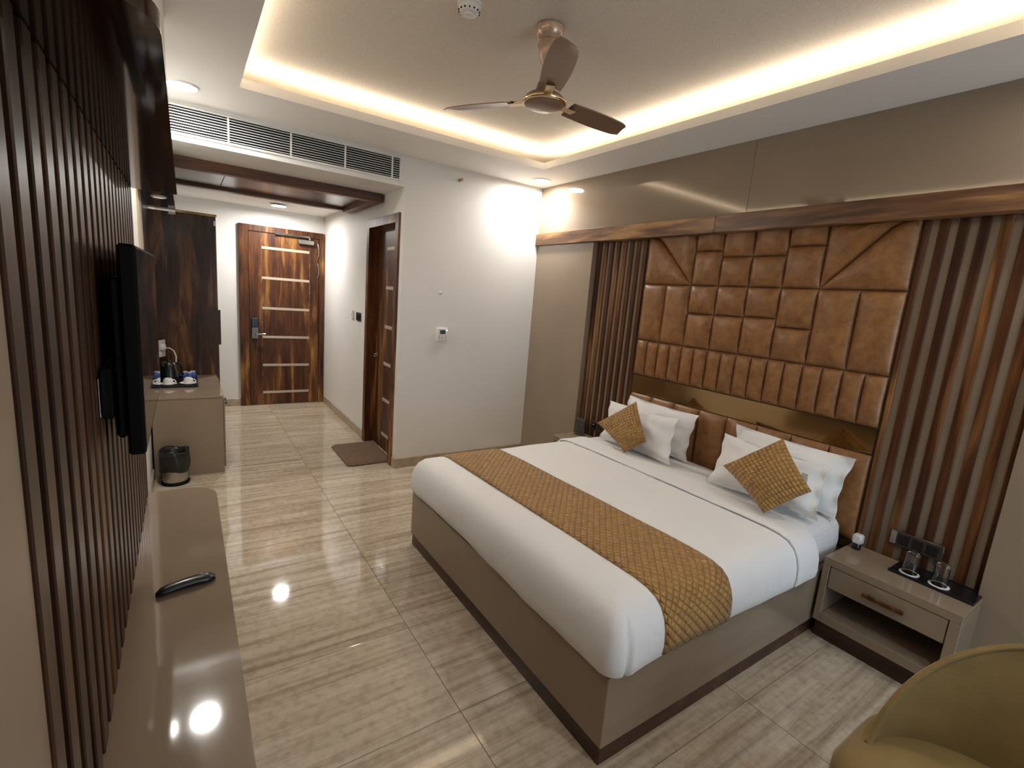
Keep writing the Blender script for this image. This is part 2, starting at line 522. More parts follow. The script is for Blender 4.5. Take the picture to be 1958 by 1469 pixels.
def dup_part(src, dloc):
    o = src.copy(); COL.objects.link(o); o.location = Vector(src.location) + Vector(dloc); return o


def rrect(x0, x1, y0, y1, r, n=6):
    p = []
    for cx, cy, a0 in ((x1 - r, y1 - r, 0), (x0 + r, y1 - r, 90), (x0 + r, y0 + r, 180), (x1 - r, y0 + r, 270)):
        for k in range(n + 1):
            a = math.radians(a0 + 90 * k / n)
            p.append((cx + r * math.cos(a), cy + r * math.sin(a)))
    return p


# ================================================================== SETTING
XR, XN, YF, YE, XP, ZS, YB = 3.54, 3.63, 4.425, 7.496, 2.004, 2.685, -1.6
XL = 0.039

floor = build('floor', M().box(-0.2, 3.85, -1.75, 7.7, -0.06, -0.006), STONE, label='polished travertine tile floor running from the bedroom into the entrance passage', cat='floor', kind='structure')
tile_me = None
for i, x0 in enumerate((-1.15, 0.05, 1.25, 2.45)):
    for j in range(16):
        y0 = -1.45 - 0.6 + 0.6 * j
        x1, y1 = x0 + 1.2, y0 + 0.6
        a0, a1 = max(x0, XL - .02), min(x1, XN if y0 < YF - .3 else XP + .1)
        b0, b1 = max(y0, YB), min(y1, YE)
        if a1 - a0 < 0.03 or b1 - b0 < .03: continue
        g = 0.0012
        t = build('tile', M().box(a0 + g, a1 - g, b0 + g, b1 - g, -0.010, 0.0, 0.0008), TILE, floor)

# left wall (white paint), its taupe pilaster and walnut panel above the counter
wl = build('wall_left', M().box(-0.15, XL, YB, YE + .15, 0, ZC), PAINT, label='white painted left wall behind the television panel', cat='wall', kind='structure')
build('trim_3', M().box(XL + .0005, 0.112, YB, 0.940, 0.0, 2.950, 0.002), LAM_M, label='taupe laminate wall panel at the near end of the slatted television panel', cat='wall panel', kind='structure', loc=(.07, 0, 0))
build('pilaster', M().box(XL, 0.046, 4.56, 5.10, 0.72, 2.35), CREAM, wl, label='beige strip beside the walnut panel')
build('wood_panel', M().box(XL, 0.050, 5.10, 5.967, 0.716, 2.35), W_PANEL, wl, label='dark walnut panel above the counter')

# right wall: recessed backing, taupe laminate panels around the niche
wr = build('wall_right', M().box(XN, 3.85, YB, YF + .15, 0, ZC), LAM_GAP, label='taupe laminate wall behind the bed', cat='wall', kind='structure')
build('trim_4', M().box(XR, XN - .0005, 3.530, YF, 0, 2.354, 0.002), LAM_W, label='tall taupe laminate panel between the white far wall and the wood slats', cat='wall panel', kind='structure', loc=(3.6, 2, 0))
build('trim_5', M().box(XR, XN - .0005, YB, 0.470, 0, 2.354, 0.002), LAM_M, label='tall taupe laminate panel to the right of the nightstand and wood slats', cat='wall panel', kind='structure', loc=(3.6, 2, 0))
build('trim_6', M().box(XR, XN - .0005, 2.0305, YF, 2.475, ZC, 0.001), LAM_W, label='glossy taupe panel above the beam left of the seam', cat='wall panel', kind='structure', loc=(3.6, 2, 0))
build('trim_7', M().box(XR, XN - .0005, YB, 2.0285, 2.475, ZC, 0.001), LAM_W, label='glossy taupe panel above the beam right of the seam', cat='wall panel', kind='structure', loc=(3.6, 2, 0))
tr = build('trim_1', M().box(3.506, XN, YB, 2.238, 2.354, 2.475, 0.003), W_BEAM, label='walnut beam running along the right wall above the headboard', cat='beam', kind='structure', loc=(3.57, 1.5, 2.354))
build('board', M().box(3.506, XN, 2.240, YF, 2.354, 2.475, 0.003), W_BEAM, tr)

# far wall of the bedroom and the header over the passage
wf = build('wall_far', M().box(XP, 3.85, YF, YF + 0.06, 0, ZC).box(XL - .1, XP, YF, YF + 0.25, ZS, ZC), PAINT, label='white painted far wall with thermostat and air grille', cat='wall', kind='structure')
# passage right wall with the bathroom door opening
BY0, BY1, BZ = 4.50, 5.452, 2.47
wp = build('wall_passage', M().box(XP, XP + .16, YF + .06, BY0, 0, ZS).box(XP, XP + .16, BY1, YE, 0, ZS).box(XP, XP + .16, BY0, BY1, BZ, ZS), PAINT,
           label='white passage wall holding the bathroom door and switches', cat='wall', kind='structure')
we = build('wall_entrance', M().box(XL - .1, XP + .3, YE, YE + .15, 0, ZS), PAINT, label='white end wall around the entrance door', cat='wall', kind='structure')
wb = build('wall_back', M().box(-.15, 1.85, YB - .15, YB, 0, ZC).box(3.40, 3.85, YB - .15, YB, 0, ZC).box(1.85, 3.40, YB - .15, YB, 0, .30).box(1.85, 3.40, YB - .15, YB, 2.40, ZC),
           PAINT, label='white wall with the window behind the viewer', cat='wall', kind='structure')
# window (behind the camera)
wn = thing('window_1', 'tall window letting daylight in behind the viewer', 'window', (2.62, YB - .08, .3), kind='structure')
fm = M()
for a in ((1.85, 1.90, .30, 2.40), (3.35, 3.40, .30, 2.40), (1.90, 3.35, .30, .35), (1.90, 3.35, 2.35, 2.40), (2.60, 2.65, .35, 2.35)):
    fm.box(a[0], a[1], YB - .10, YB - .05, a[2], a[3], .003)
build('window_frame', fm, WPLAST, wn)
build('pane', M().box(1.90, 2.60, YB - .082, YB - .076, .35, 2.35).box(2.65, 3.35, YB - .082, YB - .076, .35, 2.35), PANE, wn)

# ceilings
cm = M()
cm.box(-.15, CX0, YB - .1, YF + .1, ZC, ZLIP).box(CX1, 3.85, YB - .1, YF + .1, ZC, ZLIP)
cm.box(CX0, CX1, YB - .1, CY0, ZC, ZLIP).box(CX0, CX1, CY1, YF + .1, ZC, ZLIP)
ce = build('ceiling', cm, CEIL, label='white bedroom ceiling border with recessed lit tray', cat='ceiling', kind='structure')
rm = M().box(CX0 - .40, CX1 + .40, CY0 - .40, CY1 + .40, ZR, ZR + .03)
build('tray_panel', rm, WPAPER, ce, label='textured beige wallpaper inside the lit tray')
build('tray_wall', M().box(CX0 - .40, CX0 - .38, CY0 - .40, CY1 + .40, ZLIP, ZR).box(CX1 + .38, CX1 + .40, CY0 - .40, CY1 + .40, ZLIP, ZR)
      .box(CX0 - .38, CX1 + .38, CY0 - .40, CY0 - .38, ZLIP, ZR).box(CX0 - .38, CX1 + .38, CY1 + .38, CY1 + .40, ZLIP, ZR), CEIL, ce)
for a in ((CX0 - .07, CX0 - .04, CY0, CY1), (CX1 + .04, CX1 + .07, CY0, CY1), (CX0, CX1, CY0 - .07, CY0 - .04), (CX0, CX1, CY1 + .04, CY1 + .07)):
    build('led_tape', M().box(*a, ZLIP, ZLIP + .006), LEDTAPE, ce)
cp = build('ceiling_passage', M().box(-.15, XP + .3, YF + .25, YE + .1, ZS, ZS + .06), CEIL, label='white ceiling of the entrance passage', cat='ceiling', kind='structure')

# bulkhead over the television wall, rounded at its near corner
def canopy_outline(y0, y1, x0, x1, r):
    p = [(x0, y1), (x0, y0)]
    for k in range(11):
        a = math.radians(-90 + 9 * k)
        p.append((x1 - r + r * math.cos(a), y0 + r + r * math.sin(a)))
    p.append((x1, y1))
    return p
bk = build('trim_2', M().prism(canopy_outline(0.965, 3.10, XL + .0005, 0.275, .13), 2.1825, ZC - .0005), CEIL, smooth=35, label='cream bulkhead with a rounded corner above the walnut canopy', cat='bulkhead', kind='structure', loc=(.15, 2, 2.182))

# baseboards (stone skirting)
def skirting(name, label, *boxes):
    m = M()
    for b in boxes: m.box(*b, 0.003)
    return build(name, m, STONE, label=label, cat='baseboard', kind='structure')
skirting('baseboard_far', 'beige stone skirting under the white far wall', (XP - .012, XN, YF - .012, YF, 0, .10))
skirting('baseboard_passage', 'beige stone skirting along the passage wall', (XP - .012, XP, BY1 + .002, YE, 0, .10), )
skirting('baseboard_corner', 'short stone skirting between far wall and bathroom door', (XP - .012, XP, YF, BY0 - .002, 0, .10))
skirting('baseboard_entrance', 'beige stone skirting beside the entrance door', (XL, .915, YE - .012, YE, 0, .10))
skirting('baseboard_left', 'pale skirting on the left wall beside the counter', (XL, XL + .012, 3.12, 4.88, 0, .10))

# ------------------------------------------------------------------ doors
d1 = thing('door_1', 'walnut entrance door with six pale inlay strips and lock', 'door', (1.45, YE, 0), kind='structure')
build('door_frame', M().box(.917, 1.028, YE - .045, YE, 0, 2.452, .003).box(1.925, 1.99, YE - .045, YE, 0, 2.452, .003).box(1.028, 1.925, YE - .045, YE, 2.372, 2.452, .003), W_DOOR, d1)
leaf = build('door_leaf', M().box(1.032, 1.921, YE - .028, YE, 0.006, 2.368, .003), W_DOOR, d1)
STZ = (2.172, 1.772, 1.363, .966, .570, .180)
for z in STZ:
    build('inlay_strip', M().box(1.188, 1.792, YE - .032, YE - .027, z - .017, z + .017, .001), INLAY, d1)
for x in (1.184, 1.796):
    build('groove', M().box(x - .003, x + .003, YE - .0295, YE - .027, .1, 2.29), W_BEAM, d1)
lk = build('lock', M().box(1.057, 1.135, YE - .050, YE - .028, .944, 1.10, .004), simple('dark_steel', (0.20, 0.18, 0.16), 0.35, 1.0), d1, label='steel card lock body')
build('card_reader', M().box(1.057, 1.135, YE - .054, YE - .028, 1.10, 1.225, .006), BLACK, lk, label='black card reader head')
build('lever', M().tube([(1.11, YE - .05, 1.005), (1.11, YE - .085, 1.008), (1.13, YE - .095, 1.010), (1.215, YE - .095, 1.012)], .011), CHROME, lk, 60)
dc = build('door_closer', M().box(1.64, 1.845, YE - .085, YE - .028, 2.275, 2.335, .006), STEEL, d1, 40, label='silver door closer')
build('closer_arm', M().box(1.35, 1.785, YE - .075, YE - .045, 2.362, 2.388, .003), CHROME, dc)
build('closer_link', M().tube([(1.79, YE - .06, 2.34), (1.79, YE - .06, 2.37)], .012), STEEL, dc, 60)
for z in (2.20, 1.93):
    build('chain_guard', M().tube([(1.905, YE - .03, z + .10), (1.913, YE - .045, z + .04), (1.913, YE - .045, z - .05), (1.900, YE - .03, z - .10)], .006), STEEL, d1, 60)

d2 = thing('door_2', 'walnut bathroom door recessed in the passage wall', 'door', (XP, 4.97, 0), kind='structure')
xl = 2.085
build('door_frame', M().box(XP - .022, XP + .115, BY0, BY0 + .08, 0, BZ, .003).box(XP - .022, XP + .115, BY1 - .08, BY1, 0, BZ, .003).box(XP - .022, XP + .115, BY0 + .08, BY1 - .08, BZ - .085, BZ, .003), W_DOOR, d2)
build('door_leaf', M().box(xl, xl + .03, BY0 + .083, BY1 - .083, .006, BZ - .089, .002), W_DOOR, d2)
for z in STZ:
    build('inlay_strip', M().box(xl - .004, xl + .002, 4.72, 5.07, z - .017, z + .017, .001), INLAY, d2)
hk = build('handle', M().tube([(xl, 5.30, 1.035), (xl - .05, 5.30, 1.035), (xl - .06, 5.285, 1.035), (xl - .06, 5.20, 1.03)], .010), CHROME, d2, 60, label='chrome lever handle')
build('rose', M().box(xl - .008, xl + .001, 5.272, 5.328, 1.007, 1.063, .003), STEEL, hk)

# ------------------------------------------------------------------ air grille
vt = thing('air_grille', 'long white air conditioning grille above the passage opening', 'air vent', (1.1, YF, 2.74))
V0, V1, VB, VT = 0.12, 1.945, 2.740, 2.912
build('vent_frame', M().box(V0, V1, YF - .012, YF - .002, VB - .016, VB, .002).box(V0, V1, YF - .012, YF - .002, VT, VT + .014, .002)
      .box(V0 - .016, V0, YF - .012, YF - .002, VB - .016, VT + .014, .002).box(V1, V1 + .016, YF - .012, YF - .002, VB - .016, VT + .014, .002), WPLAST, vt)
build('backing', M().box(V0, V1, YF - .0025, YF - .0005, VB, VT), BLACKM, vt)  # black sheet stands in for the shade of the recess behind the louvres
nb = 9
lv = build('louvre', M().quad((V0, YF - .0115, 0), (V1, YF - .0115, 0), (V1, YF - .0115, .0052), (V0, YF - .0115, .0052))
           .quad((V0, YF - .0030, .004), (V0, YF - .0115, 0), (V1, YF - .0115, 0), (V1, YF - .0030, .004)).xform(lambda p: p + Vector((0, 0, VB + .008))), WPLAST, vt)
for k in range(1, nb):
    c = dup_part(lv, (0, 0, k * (VT - VB - .006) / nb)); c.parent = vt
for x in (.622, 1.05, 1.469, 1.876):
    build('mullion', M().box(x - .006, x + .006, YF - .0145, YF - .003, VB, VT, .001), WPLAST, vt)

# ------------------------------------------------------------------ walnut drop frame on the passage ceiling
pf = thing('ceiling_panel', 'walnut framed drop panel under the passage ceiling', 'ceiling panel', (1.0, 5.5, 2.6))
build('frame_beam', M().box(XL + .005, 1.985, 4.955, 5.055, 2.603, ZS - .001, .004), W_BOX, pf)
build('frame_beam', M().box(XL + .005, 1.985, 6.10, 6.20, 2.626, ZS - .001, .004), W_BOX, pf)
build('frame_beam', M().box(1.885, 1.985, 5.056, 6.099, 2.603, ZS - .001, .004), W_BOX, pf)
build('panel', M().box(XL + .005, 0.648, 5.056, 6.099, 2.655, ZS - .002, .002), W_BOXP, pf)
build('panel', M().box(0.652, 1.884, 5.056, 6.099, 2.655, ZS - .002, .002), W_BOXP, pf)

# ------------------------------------------------------------------ downlights
def downlight(x, y, z, label, mat=DLIGHT, r=.084):
    t = thing('downlight', label, 'ceiling light', (x, y, z), group='recessed ceiling downlights')
    build('trim_ring', M().lathe([(r + .012, z), (r + .012, z - .004), (r, z - .010), (r - .002, z - .004)], x, y, 32), WPLAST, t, 60)
    build('diffuser', M().lathe([(0, z - .0060), (r, z - .0075), (r, z - .001)], x, y, 32), mat, t, 60)
for (x, y, z, _), l in zip(DOWNS, ('round white downlight beside the walnut canopy and air grille', 'round white downlight in the corner above the white far wall',
                                'added unseen downlight above the nightstand side of the room', 'round downlight on the passage ceiling before the entrance door', 'added unseen downlight behind the viewer')):
    downlight(x, y, z, l)
downlight(.164, 5.03, 2.35, 'small dim downlight under the walnut overhead box', DLIGHT_DIM, .042)

# ------------------------------------------------------------------ television wall
cn = build('canopy', M().prism(canopy_outline(0.94, 3.102, XL + .0005, 0.300, .13), 2.152, 2.182), W_CAN, smooth=35, label='dark glossy walnut canopy board above the slatted television wall', cat='canopy', loc=(.15, 2, 2.152))
sp = thing('slat_panel', 'dark walnut slatted panel behind the television', 'wall panel', (.08, 2.0, .58))
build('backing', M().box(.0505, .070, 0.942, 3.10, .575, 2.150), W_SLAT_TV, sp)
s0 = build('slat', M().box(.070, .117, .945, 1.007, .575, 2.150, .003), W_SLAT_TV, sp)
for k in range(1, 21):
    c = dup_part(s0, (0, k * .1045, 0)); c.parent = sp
bn = thing('console_bench', 'low taupe laminate console running under the television', 'console', (.25, 1.2, 0))
HB = .574
def bench_outline(x0, x1, y0, y1, r):
    p = [(x0, y0), (x1, y0)]
    for k in range(11):
        a = math.radians(9 * k)
        p.append((x1 - r + r * math.cos(a), y1 - r + r * math.sin(a)))
    p.append((x0, y1))
    return p
build('top', M().prism(bench_outline(XL + .001, .428, -.9, 3.118, .15), HB - .04, HB), LAM, bn, 35)
build('body', M().prism(bench_outline(XL + .001, .420, -.9, 3.110, .145), .10, HB - .041), LAM, bn, 35)
build('plinth', M().prism(bench_outline(XL + .014, .38, -.9, 3.07, .11), .0, .099), W_PLINTHY, bn, 35)

tv = thing('television', 'black flat screen television on a bracket over the slatted panel', 'television', (.19, 2.2, 1.24))
TX, TY0, TY1, TZ0, TZ1 = .210, 1.690, 2.690, 1.243, 1.836
build('housing', M().box(TX - .040, TX, TY0, TY1, TZ0, TZ1, .006), TVB, tv)
build('rear_cover', M().box(TX - .066, TX - .039, TY0 + .008, TY1 - .05, TZ0 + .05, TZ1 - .09, .010), TVB, tv)
build('screen', M().box(TX - .001, TX + .0012, TY0 + .010, TY1 - .010, TZ0 + .018, TZ1 - .010), SCREEN, tv)
tb = build('wall_bracket', M().box(.1175, .1205, 1.640, 1.672, 1.372, 1.478, .001), CHROME, tv, label='silver bracket plate')
build('bracket_arm', M().box(.1205, .1435, 1.668, 2.30, 1.36, 1.50, .002), TVB, tb)

rc = thing('remote_control', 'black remote control lying on the taupe console', 'remote', (.285, 2.055, HB))
pts = []
N = 14
rows = []
for i in range(N + 1):
    t = i / N
    x = .19 + .192 * t; y = 2.037 + .043 * t + .004 * math.sin(PI * t)
    w = (.025 + .004 * t) * (1 - abs(2 * t - 1) ** 12 * .5)
    h = (.021 + .004 * math.sin(PI * t)) * (1 - abs(2 * t - 1) ** 12 * .5)
    z0 = HB + .001 + .003 * math.sin(PI * t)
    rows.append([(x, y + w * math.cos(a), z0 + h / 2 + .004 + h * .62 * math.sin(a)) for a in [2 * PI * k / 12 for k in range(12)]])
m = M().grid(rows, close_u=True); m.cap(rows[0][::-1]); m.cap(rows[-1])
build('body', m, BLACK, rc, 60)
for i in range(3):
    for j in range(2):
        x = .285 + .026 * i; y = 2.070 + .006 * i + (j - .5) * .016
        build('button', M().box(x - .006, x + .006, y - .004 - .006, y + .004 - .006, HB + .026, HB + .0325, .001), simple('grey_button', (.25, .25, .26), .3) if i + j == 0 else bpy.data.materials['grey_button'], rc)

# overhead walnut box, wardrobe
ob_ = build('overhead_box', M().box(XL + .001, .265, 4.742, 5.966, 2.350, ZS - .09, .002), W_CAN, label='walnut overhead box above the tea counter with a small downlight', cat='cabinet', loc=(.15, 5.3, 2.35))
wd = thing('wardrobe', 'tall dark walnut wardrobe standing behind the tea counter', 'wardrobe', (.32, 6.3, 0))
build('side_panel', M().box(XL + .001, .598, 5.968, 5.990, 0, 2.335, .002), W_PANEL, wd)
build('body', M().box(XL + .001, .575, 5.991, 6.80, 0, 2.335), W_PANEL, wd)
for y in (5.993, 6.398):
    dr = build('door', M().box(.577, .598, y, y + .40, .08, 2.33, .002), W_PANEL, wd)
    if y < 6.2:
        build('handle', M().box(.598, .622, 6.02, 6.05, 1.03, 1.40, .003), W_PLINTH, dr, label='long vertical walnut handle')
build('top_trim', M().box(.264, .606, 5.962, 6.80, 2.336, 2.362, .002), BRONZE, wd, label='bronze top edging')
build('hinge', M().box(.205, .262, 5.9655, 5.968, 2.31, 2.332, .001), STEEL, wd)
build('hinge', M().box(.578, .5985, 5.9655, 5.968, 2.25, 2.30, .001), STEEL, wd)

# ------------------------------------------------------------------ tea counter
ct = thing('tea_counter', 'taupe laminate tea counter beside the waste bin', 'counter', (.3, 5.4, 0))
build('body', M().box(XL + .013, .566, 4.886, 5.965, 0.0, .694, .002), LAM, ct)
build('worktop', M().box(XL + .001, .569, 4.883, 5.966, .695, .715, .003), LAM, ct)
for z0, z1 in ((.05, .26), (.27, .47), (.48, .685)):
    dw = build('drawer', M().box(.567, .580, 4.90, 5.95, z0, z1, .002), LAM, ct)
    if z1 > .6: build('handle', M().tube([(.580, 4.93, z1 - .05), (.598, 4.93, z1 - .05), (.598, 5.13, z1 - .05), (.580, 5.13, z1 - .05)], .006), BLACK, dw, 60)
HC = .715
ty = thing('serving_tray', 'black serving tray with tea things on the counter', 'tray', (.235, 5.55, HC))
build('tray_base', M().box(.085, .392, 5.30, 5.81, HC + .001, HC + .007, .002), BLACK, ty)
build('rim', M().box(.085, .392, 5.30, 5.312, HC + .007, HC + .022, .003).box(.085, .392, 5.798, 5.81, HC + .007, HC + .022, .003).box(.085, .097, 5.312, 5.798, HC + .007, HC + .022, .003).box(.380, .392, 5.312, 5.798, HC + .007, HC + .022, .003), BLACK, ty)
ZT = HC + .0075

def cup_saucer(x, y, where):
    sa = build('saucer', M().lathe([(0, ZT), (.034, ZT), (.040, ZT + .003), (.068, ZT + .011), (.070, ZT + .013), (.066, ZT + .0125), (.036, ZT + .005), (0, ZT + .005)], x, y, 32), PORC, smooth=50,
               label='white saucer under the upturned teacup ' + where, cat='saucer', group='saucers on the serving tray', loc=(x, y, ZT))
    z = ZT + .0055
    c = thing('teacup', 'white teacup upside down on its saucer ' + where, 'cup', (x, y, z), 'upturned teacups on the serving tray')
    build('bowl', M().lathe([(.038, z), (.040, z + .001), (.0395, z + .028), (.036, z + .047), (.030, z + .052), (.026, z + .053), (.025, z + .058), (.022, z + .058), (.021, z + .053), (0, z + .053)], x, y, 28), PORC, c, 50)
    build('handle', M().tube([(x + .037, y - .005, z + .012), (x + .056, y - .01, z + .014), (x + .060, y - .012, z + .028), (x + .048, y - .008, z + .042), (x + .033, y - .004, z + .042)], .0045, 8), PORC, c, 60)
cup_saucer(.158, 5.425, 'in front of the kettle')
cup_saucer(.315, 5.440, 'right of the kettle')
kt = thing('electric_kettle', 'black electric kettle on the serving tray', 'kettle', (.165, 5.64, ZT))
kx, ky = .165, 5.64
build('body', M().lathe([(.076, ZT), (.078, ZT + .012), (.080, ZT + .02), (.078, ZT + .05), (.068, ZT + .11), (.055, ZT + .165), (.050, ZT + .172), (.046, ZT + .180), (.02, ZT + .186), (.014, ZT + .200), (0, ZT + .203)], kx, ky, 32), BLACK, kt, 40)
build('rim', M().lathe([(.0555, ZT + .163), (.0575, ZT + .168), (.052, ZT + .174)], kx, ky, 32), CHROME, kt, 60)
build('handle', M().tube([(kx + .045, ky + .02, ZT + .165), (kx + .085, ky + .035, ZT + .160), (kx + .105, ky + .04, ZT + .12), (kx + .098, ky + .04, ZT + .06), (kx + .07, ky + .03, ZT + .035)], .011, 10), BLACK, kt, 60)
build('spout', M().tube([(kx - .035, ky - .03, ZT + .14), (kx - .055, ky - .045, ZT + .160), (kx - .062, ky - .05, ZT + .168)], [.020, .014, .010], 10), BLACK, kt, 60)
for i, (x, y, l) in enumerate(((.325, 5.68, 'blue and white sachet leaning behind the right teacup'), (.285, 5.72, 'blue and white sachet beside the black kettle'), (.355, 5.74, 'blue and white sachet at the far corner of the tray'))):
    s = thing('sachet', l, 'sachet', (x, y, ZT), 'tea and coffee sachets on the serving tray')
    rws = []
    for a in range(7):
        u = a / 6
        rws.append([(x - .022 + .044 * b / 4 + .004 * math.sin(3 * u), y + (1 if side else -1) * .009 * math.sin(PI * u) * math.sin(PI * b / 4) + .012 * u, ZT + .004 + .062 * u) for side in (0,) for b in range(5)])
    back = [[(p[0], 2 * (y + .012 * (i2 / 6)) - p[1], p[2]) for p in r] for i2, r in enumerate(rws)]
    build('pouch', M().grid(rws).grid([r[::-1] for r in back]), BLUEP, s, 80)
    build('seal', M().box(x - .022, x + .022, y + .010, y + .014, ZT + .064, ZT + .074), PAPER, s)
sk = thing('wall_socket', 'white plug and socket on the walnut panel above the kettle', 'socket', (.10, 5.95, .92))
def rotz(cx, cy, deg):
    a = math.radians(deg); c_, s_ = math.cos(a), math.sin(a)
    return lambda p: Vector((cx + (p.x - cx) * c_ - (p.y - cy) * s_, cy + (p.x - cx) * s_ + (p.y - cy) * c_, p.z))
sxf = rotz(.066, 5.80, 0)
def wedge(p):
    """plate coordinates: x along the plate (0..0.17), y out of it, z up; the plate leans off the corner post"""
    d = Vector((.43, .903, 0)); n = Vector((.903, -.43, 0))
    return Vector((.062, 5.795, 0)) + d * p.x + n * p.y + Vector((0, 0, p.z))
build('socket_plate', M().box(0, .170, -.012, .0, .915, 1.085, .004).xform(wedge), WPLAST, sk)
build('plug', M().box(.060, .110, .0, .040, .985, 1.050, .010).xform(wedge), WPLAST, sk, 50)
build('switch', M().box(.050, .085, .0, .010, .925, .965, .002).xform(wedge), WPLAST, sk)
build('power_cord', M().tube([wedge(Vector((.085, .040, 1.01))), (.170, 5.83, 1.015), (.205, 5.80, .99), (.222, 5.77, .94), (.22, 5.75, .87), (.205, 5.745, .80), (.185, 5.75, .735)], .0055, 8), WPLAST, sk, 60)

# ------------------------------------------------------------------ waste bin
bx, by = .198, 4.765
wb_ = thing('waste_bin', 'small steel waste bin with a black liner beside the counter', 'bin', (bx, by, 0))
build('body', M().lathe([(.088, .022), (.090, .03), (.096, .27), (.094, .27), (.088, .04), (0, .04)], bx, by, 40), STEEL, wb_, 50)
build('base_ring', M().lathe([(.098, 0), (.102, .004), (.102, .016), (.092, .026), (.088, .026)], bx, by, 40), BLACKM, wb_, 50)
rows = []
for r, z in ((.099, .115), (.108, .13), (.110, .19), (.107, .25), (.108, .285), (.102, .296), (.085, .285), (.078, .22), (.07, .12)):
    rr = []
    for k in range(40):
        a = 2 * PI * k / 40
        w = 1 + .035 * math.sin(5 * a + z * 40) + .02 * math.sin(11 * a + z * 23)
        rr.append((bx + min(r * w, .115) * math.cos(a), by + min(r * w, .114) * math.sin(a), z + .010 * math.sin(3 * a + 1) * (1 if r > .08 else .3)))
    rows.append(rr)
build('liner', M().grid(rows, close_u=True), LINER, wb_, 100)

# bath mat
mm = M()
rows = []
for o, z in ((0, .001), (-.006, .010), (.004, .020), (.03, .023), (.10, .023)):
    rows.append([(x, y, z + .002 * math.sin(37 * x + 23 * y)) for x, y in rrect(1.60 + o, 2.055 - o, 4.615 + o, 5.30 - o, max(.05 - o * .3, .02), 8)])
mm.grid(rows, close_u=True); mm.cap(rows[-1])
build('bath_mat', mm, MAT_RUG, smooth=70, label='brown fluffy mat in front of the bathroom door', cat='mat', loc=(1.8, 4.95, 0))

# ------------------------------------------------------------------ small wall fittings
th = thing('thermostat', 'white air conditioner controller on the far white wall', 'thermostat', (2.444, YF, 1.355))
build('case', M().box(2.384, 2.504, YF - .024, YF - .0005, 1.292, 1.422, .006), WPLAST, th, 40)
build('screen', M().box(2.416, 2.476, YF - .0255, YF - .0235, 1.362, 1.402), LCD, th, label='dark display')
build('led', M().box(2.482, 2.494, YF - .027, YF - .0235, 1.394, 1.406, .002), LEDGREEN, th, label='glowing green led')
for i in range(3):
    for x in (2.402, 2.432, 2.470):
        build('button', M().box(x, x + .016, YF - .0258, YF - .0235, 1.310 + .016 * i, 1.318 + .016 * i, .001), simple('key_grey', (.35, .34, .32), .5) if i == 0 and x < 2.41 else bpy.data.materials['key_grey'], th)
spk = thing('sprinkler', 'small brass sidewall sprinkler high on the white far wall', 'sprinkler', (2.549, YF, 2.845))
build('escutcheon', M().lathe([(0, 0), (.016, 0), (.014, .008), (0, .010)], 0, 0, 20).xform(lambda p: Vector((2.549 + p.x, YF - .0005 - p.z, 2.845 + p.y))), STEEL, spk, 50)
build('nozzle', M().tube([(2.549, YF - .008, 2.845), (2.549, YF - .04, 2.845)], .007), simple('brass', (.45, .30, .14), .3, 1.0), spk, 60)
build('deflector', M().box(2.535, 2.563, YF - .046, YF - .042, 2.833, 2.859, .001), bpy.data.materials['brass'], spk)
build('wall_plug', M().lathe([(0, 0), (.012, 0), (.009, .006), (0, .008)], 0, 0, 14).xform(lambda p: Vector((2.408 + p.x * 1.6, YF - .0005 - p.z, 1.767 + p.y))), PAPER, smooth=60,
      label='small plastered bump on the white wall above the controller', cat='wall plug', loc=(2.408, YF, 1.767))
kc = thing('key_card_holder', 'white key card holder on the passage wall', 'card holder', (XP, 5.99, 1.43))
build('case', M().box(XP - .016, XP - .0005, 5.945, 6.035, 1.375, 1.465, .004), WPLAST, kc, 40)
build('card', M().box(XP - .021, XP - .017, 5.955, 6.025, 1.43, 1.50, .001), PAPER, kc)
sw = thing('switch_plate', 'black switch plate beside the key card holder', 'switch', (XP, 5.74, 1.41))
build('plate', M().box(XP - .010, XP - .0005, 5.655, 5.835, 1.365, 1.462, .003), BLACK, sw, 40)
for k in range(3):
    build('rocker', M().box(XP - .014, XP - .0095, 5.672 + .05 * k, 5.714 + .05 * k, 1.388, 1.440, .002), BLACKM, sw)
sd = thing('smoke_detector', 'white smoke detector on the wallpapered ceiling', 'smoke detector', (1.474, 2.294, ZR))
build('mounting_base', M().lathe([(.058, ZR - .0005), (.058, ZR - .014), (.054, ZR - .016)], 1.474, 2.294, 32), WPLAST, sd, 40)
build('chamber', M().lathe([(.050, ZR - .016), (.050, ZR - .034), (.044, ZR - .046), (.024, ZR - .050), (.022, ZR - .056), (0, ZR - .057)], 1.474, 2.294, 32), WPLAST, sd, 40)
for k in range(14):
    a = 2 * PI * k / 14
    build('vent_slot', M().box(-.003, .003, -.0515, -.046, ZR - .042, ZR - .036).xform(lambda p, a=a: Vector((1.474 + p.x * math.cos(a) - p.y * math.sin(a), 2.294 + p.x * math.sin(a) + p.y * math.cos(a), p.z))), BLACKM, sd)

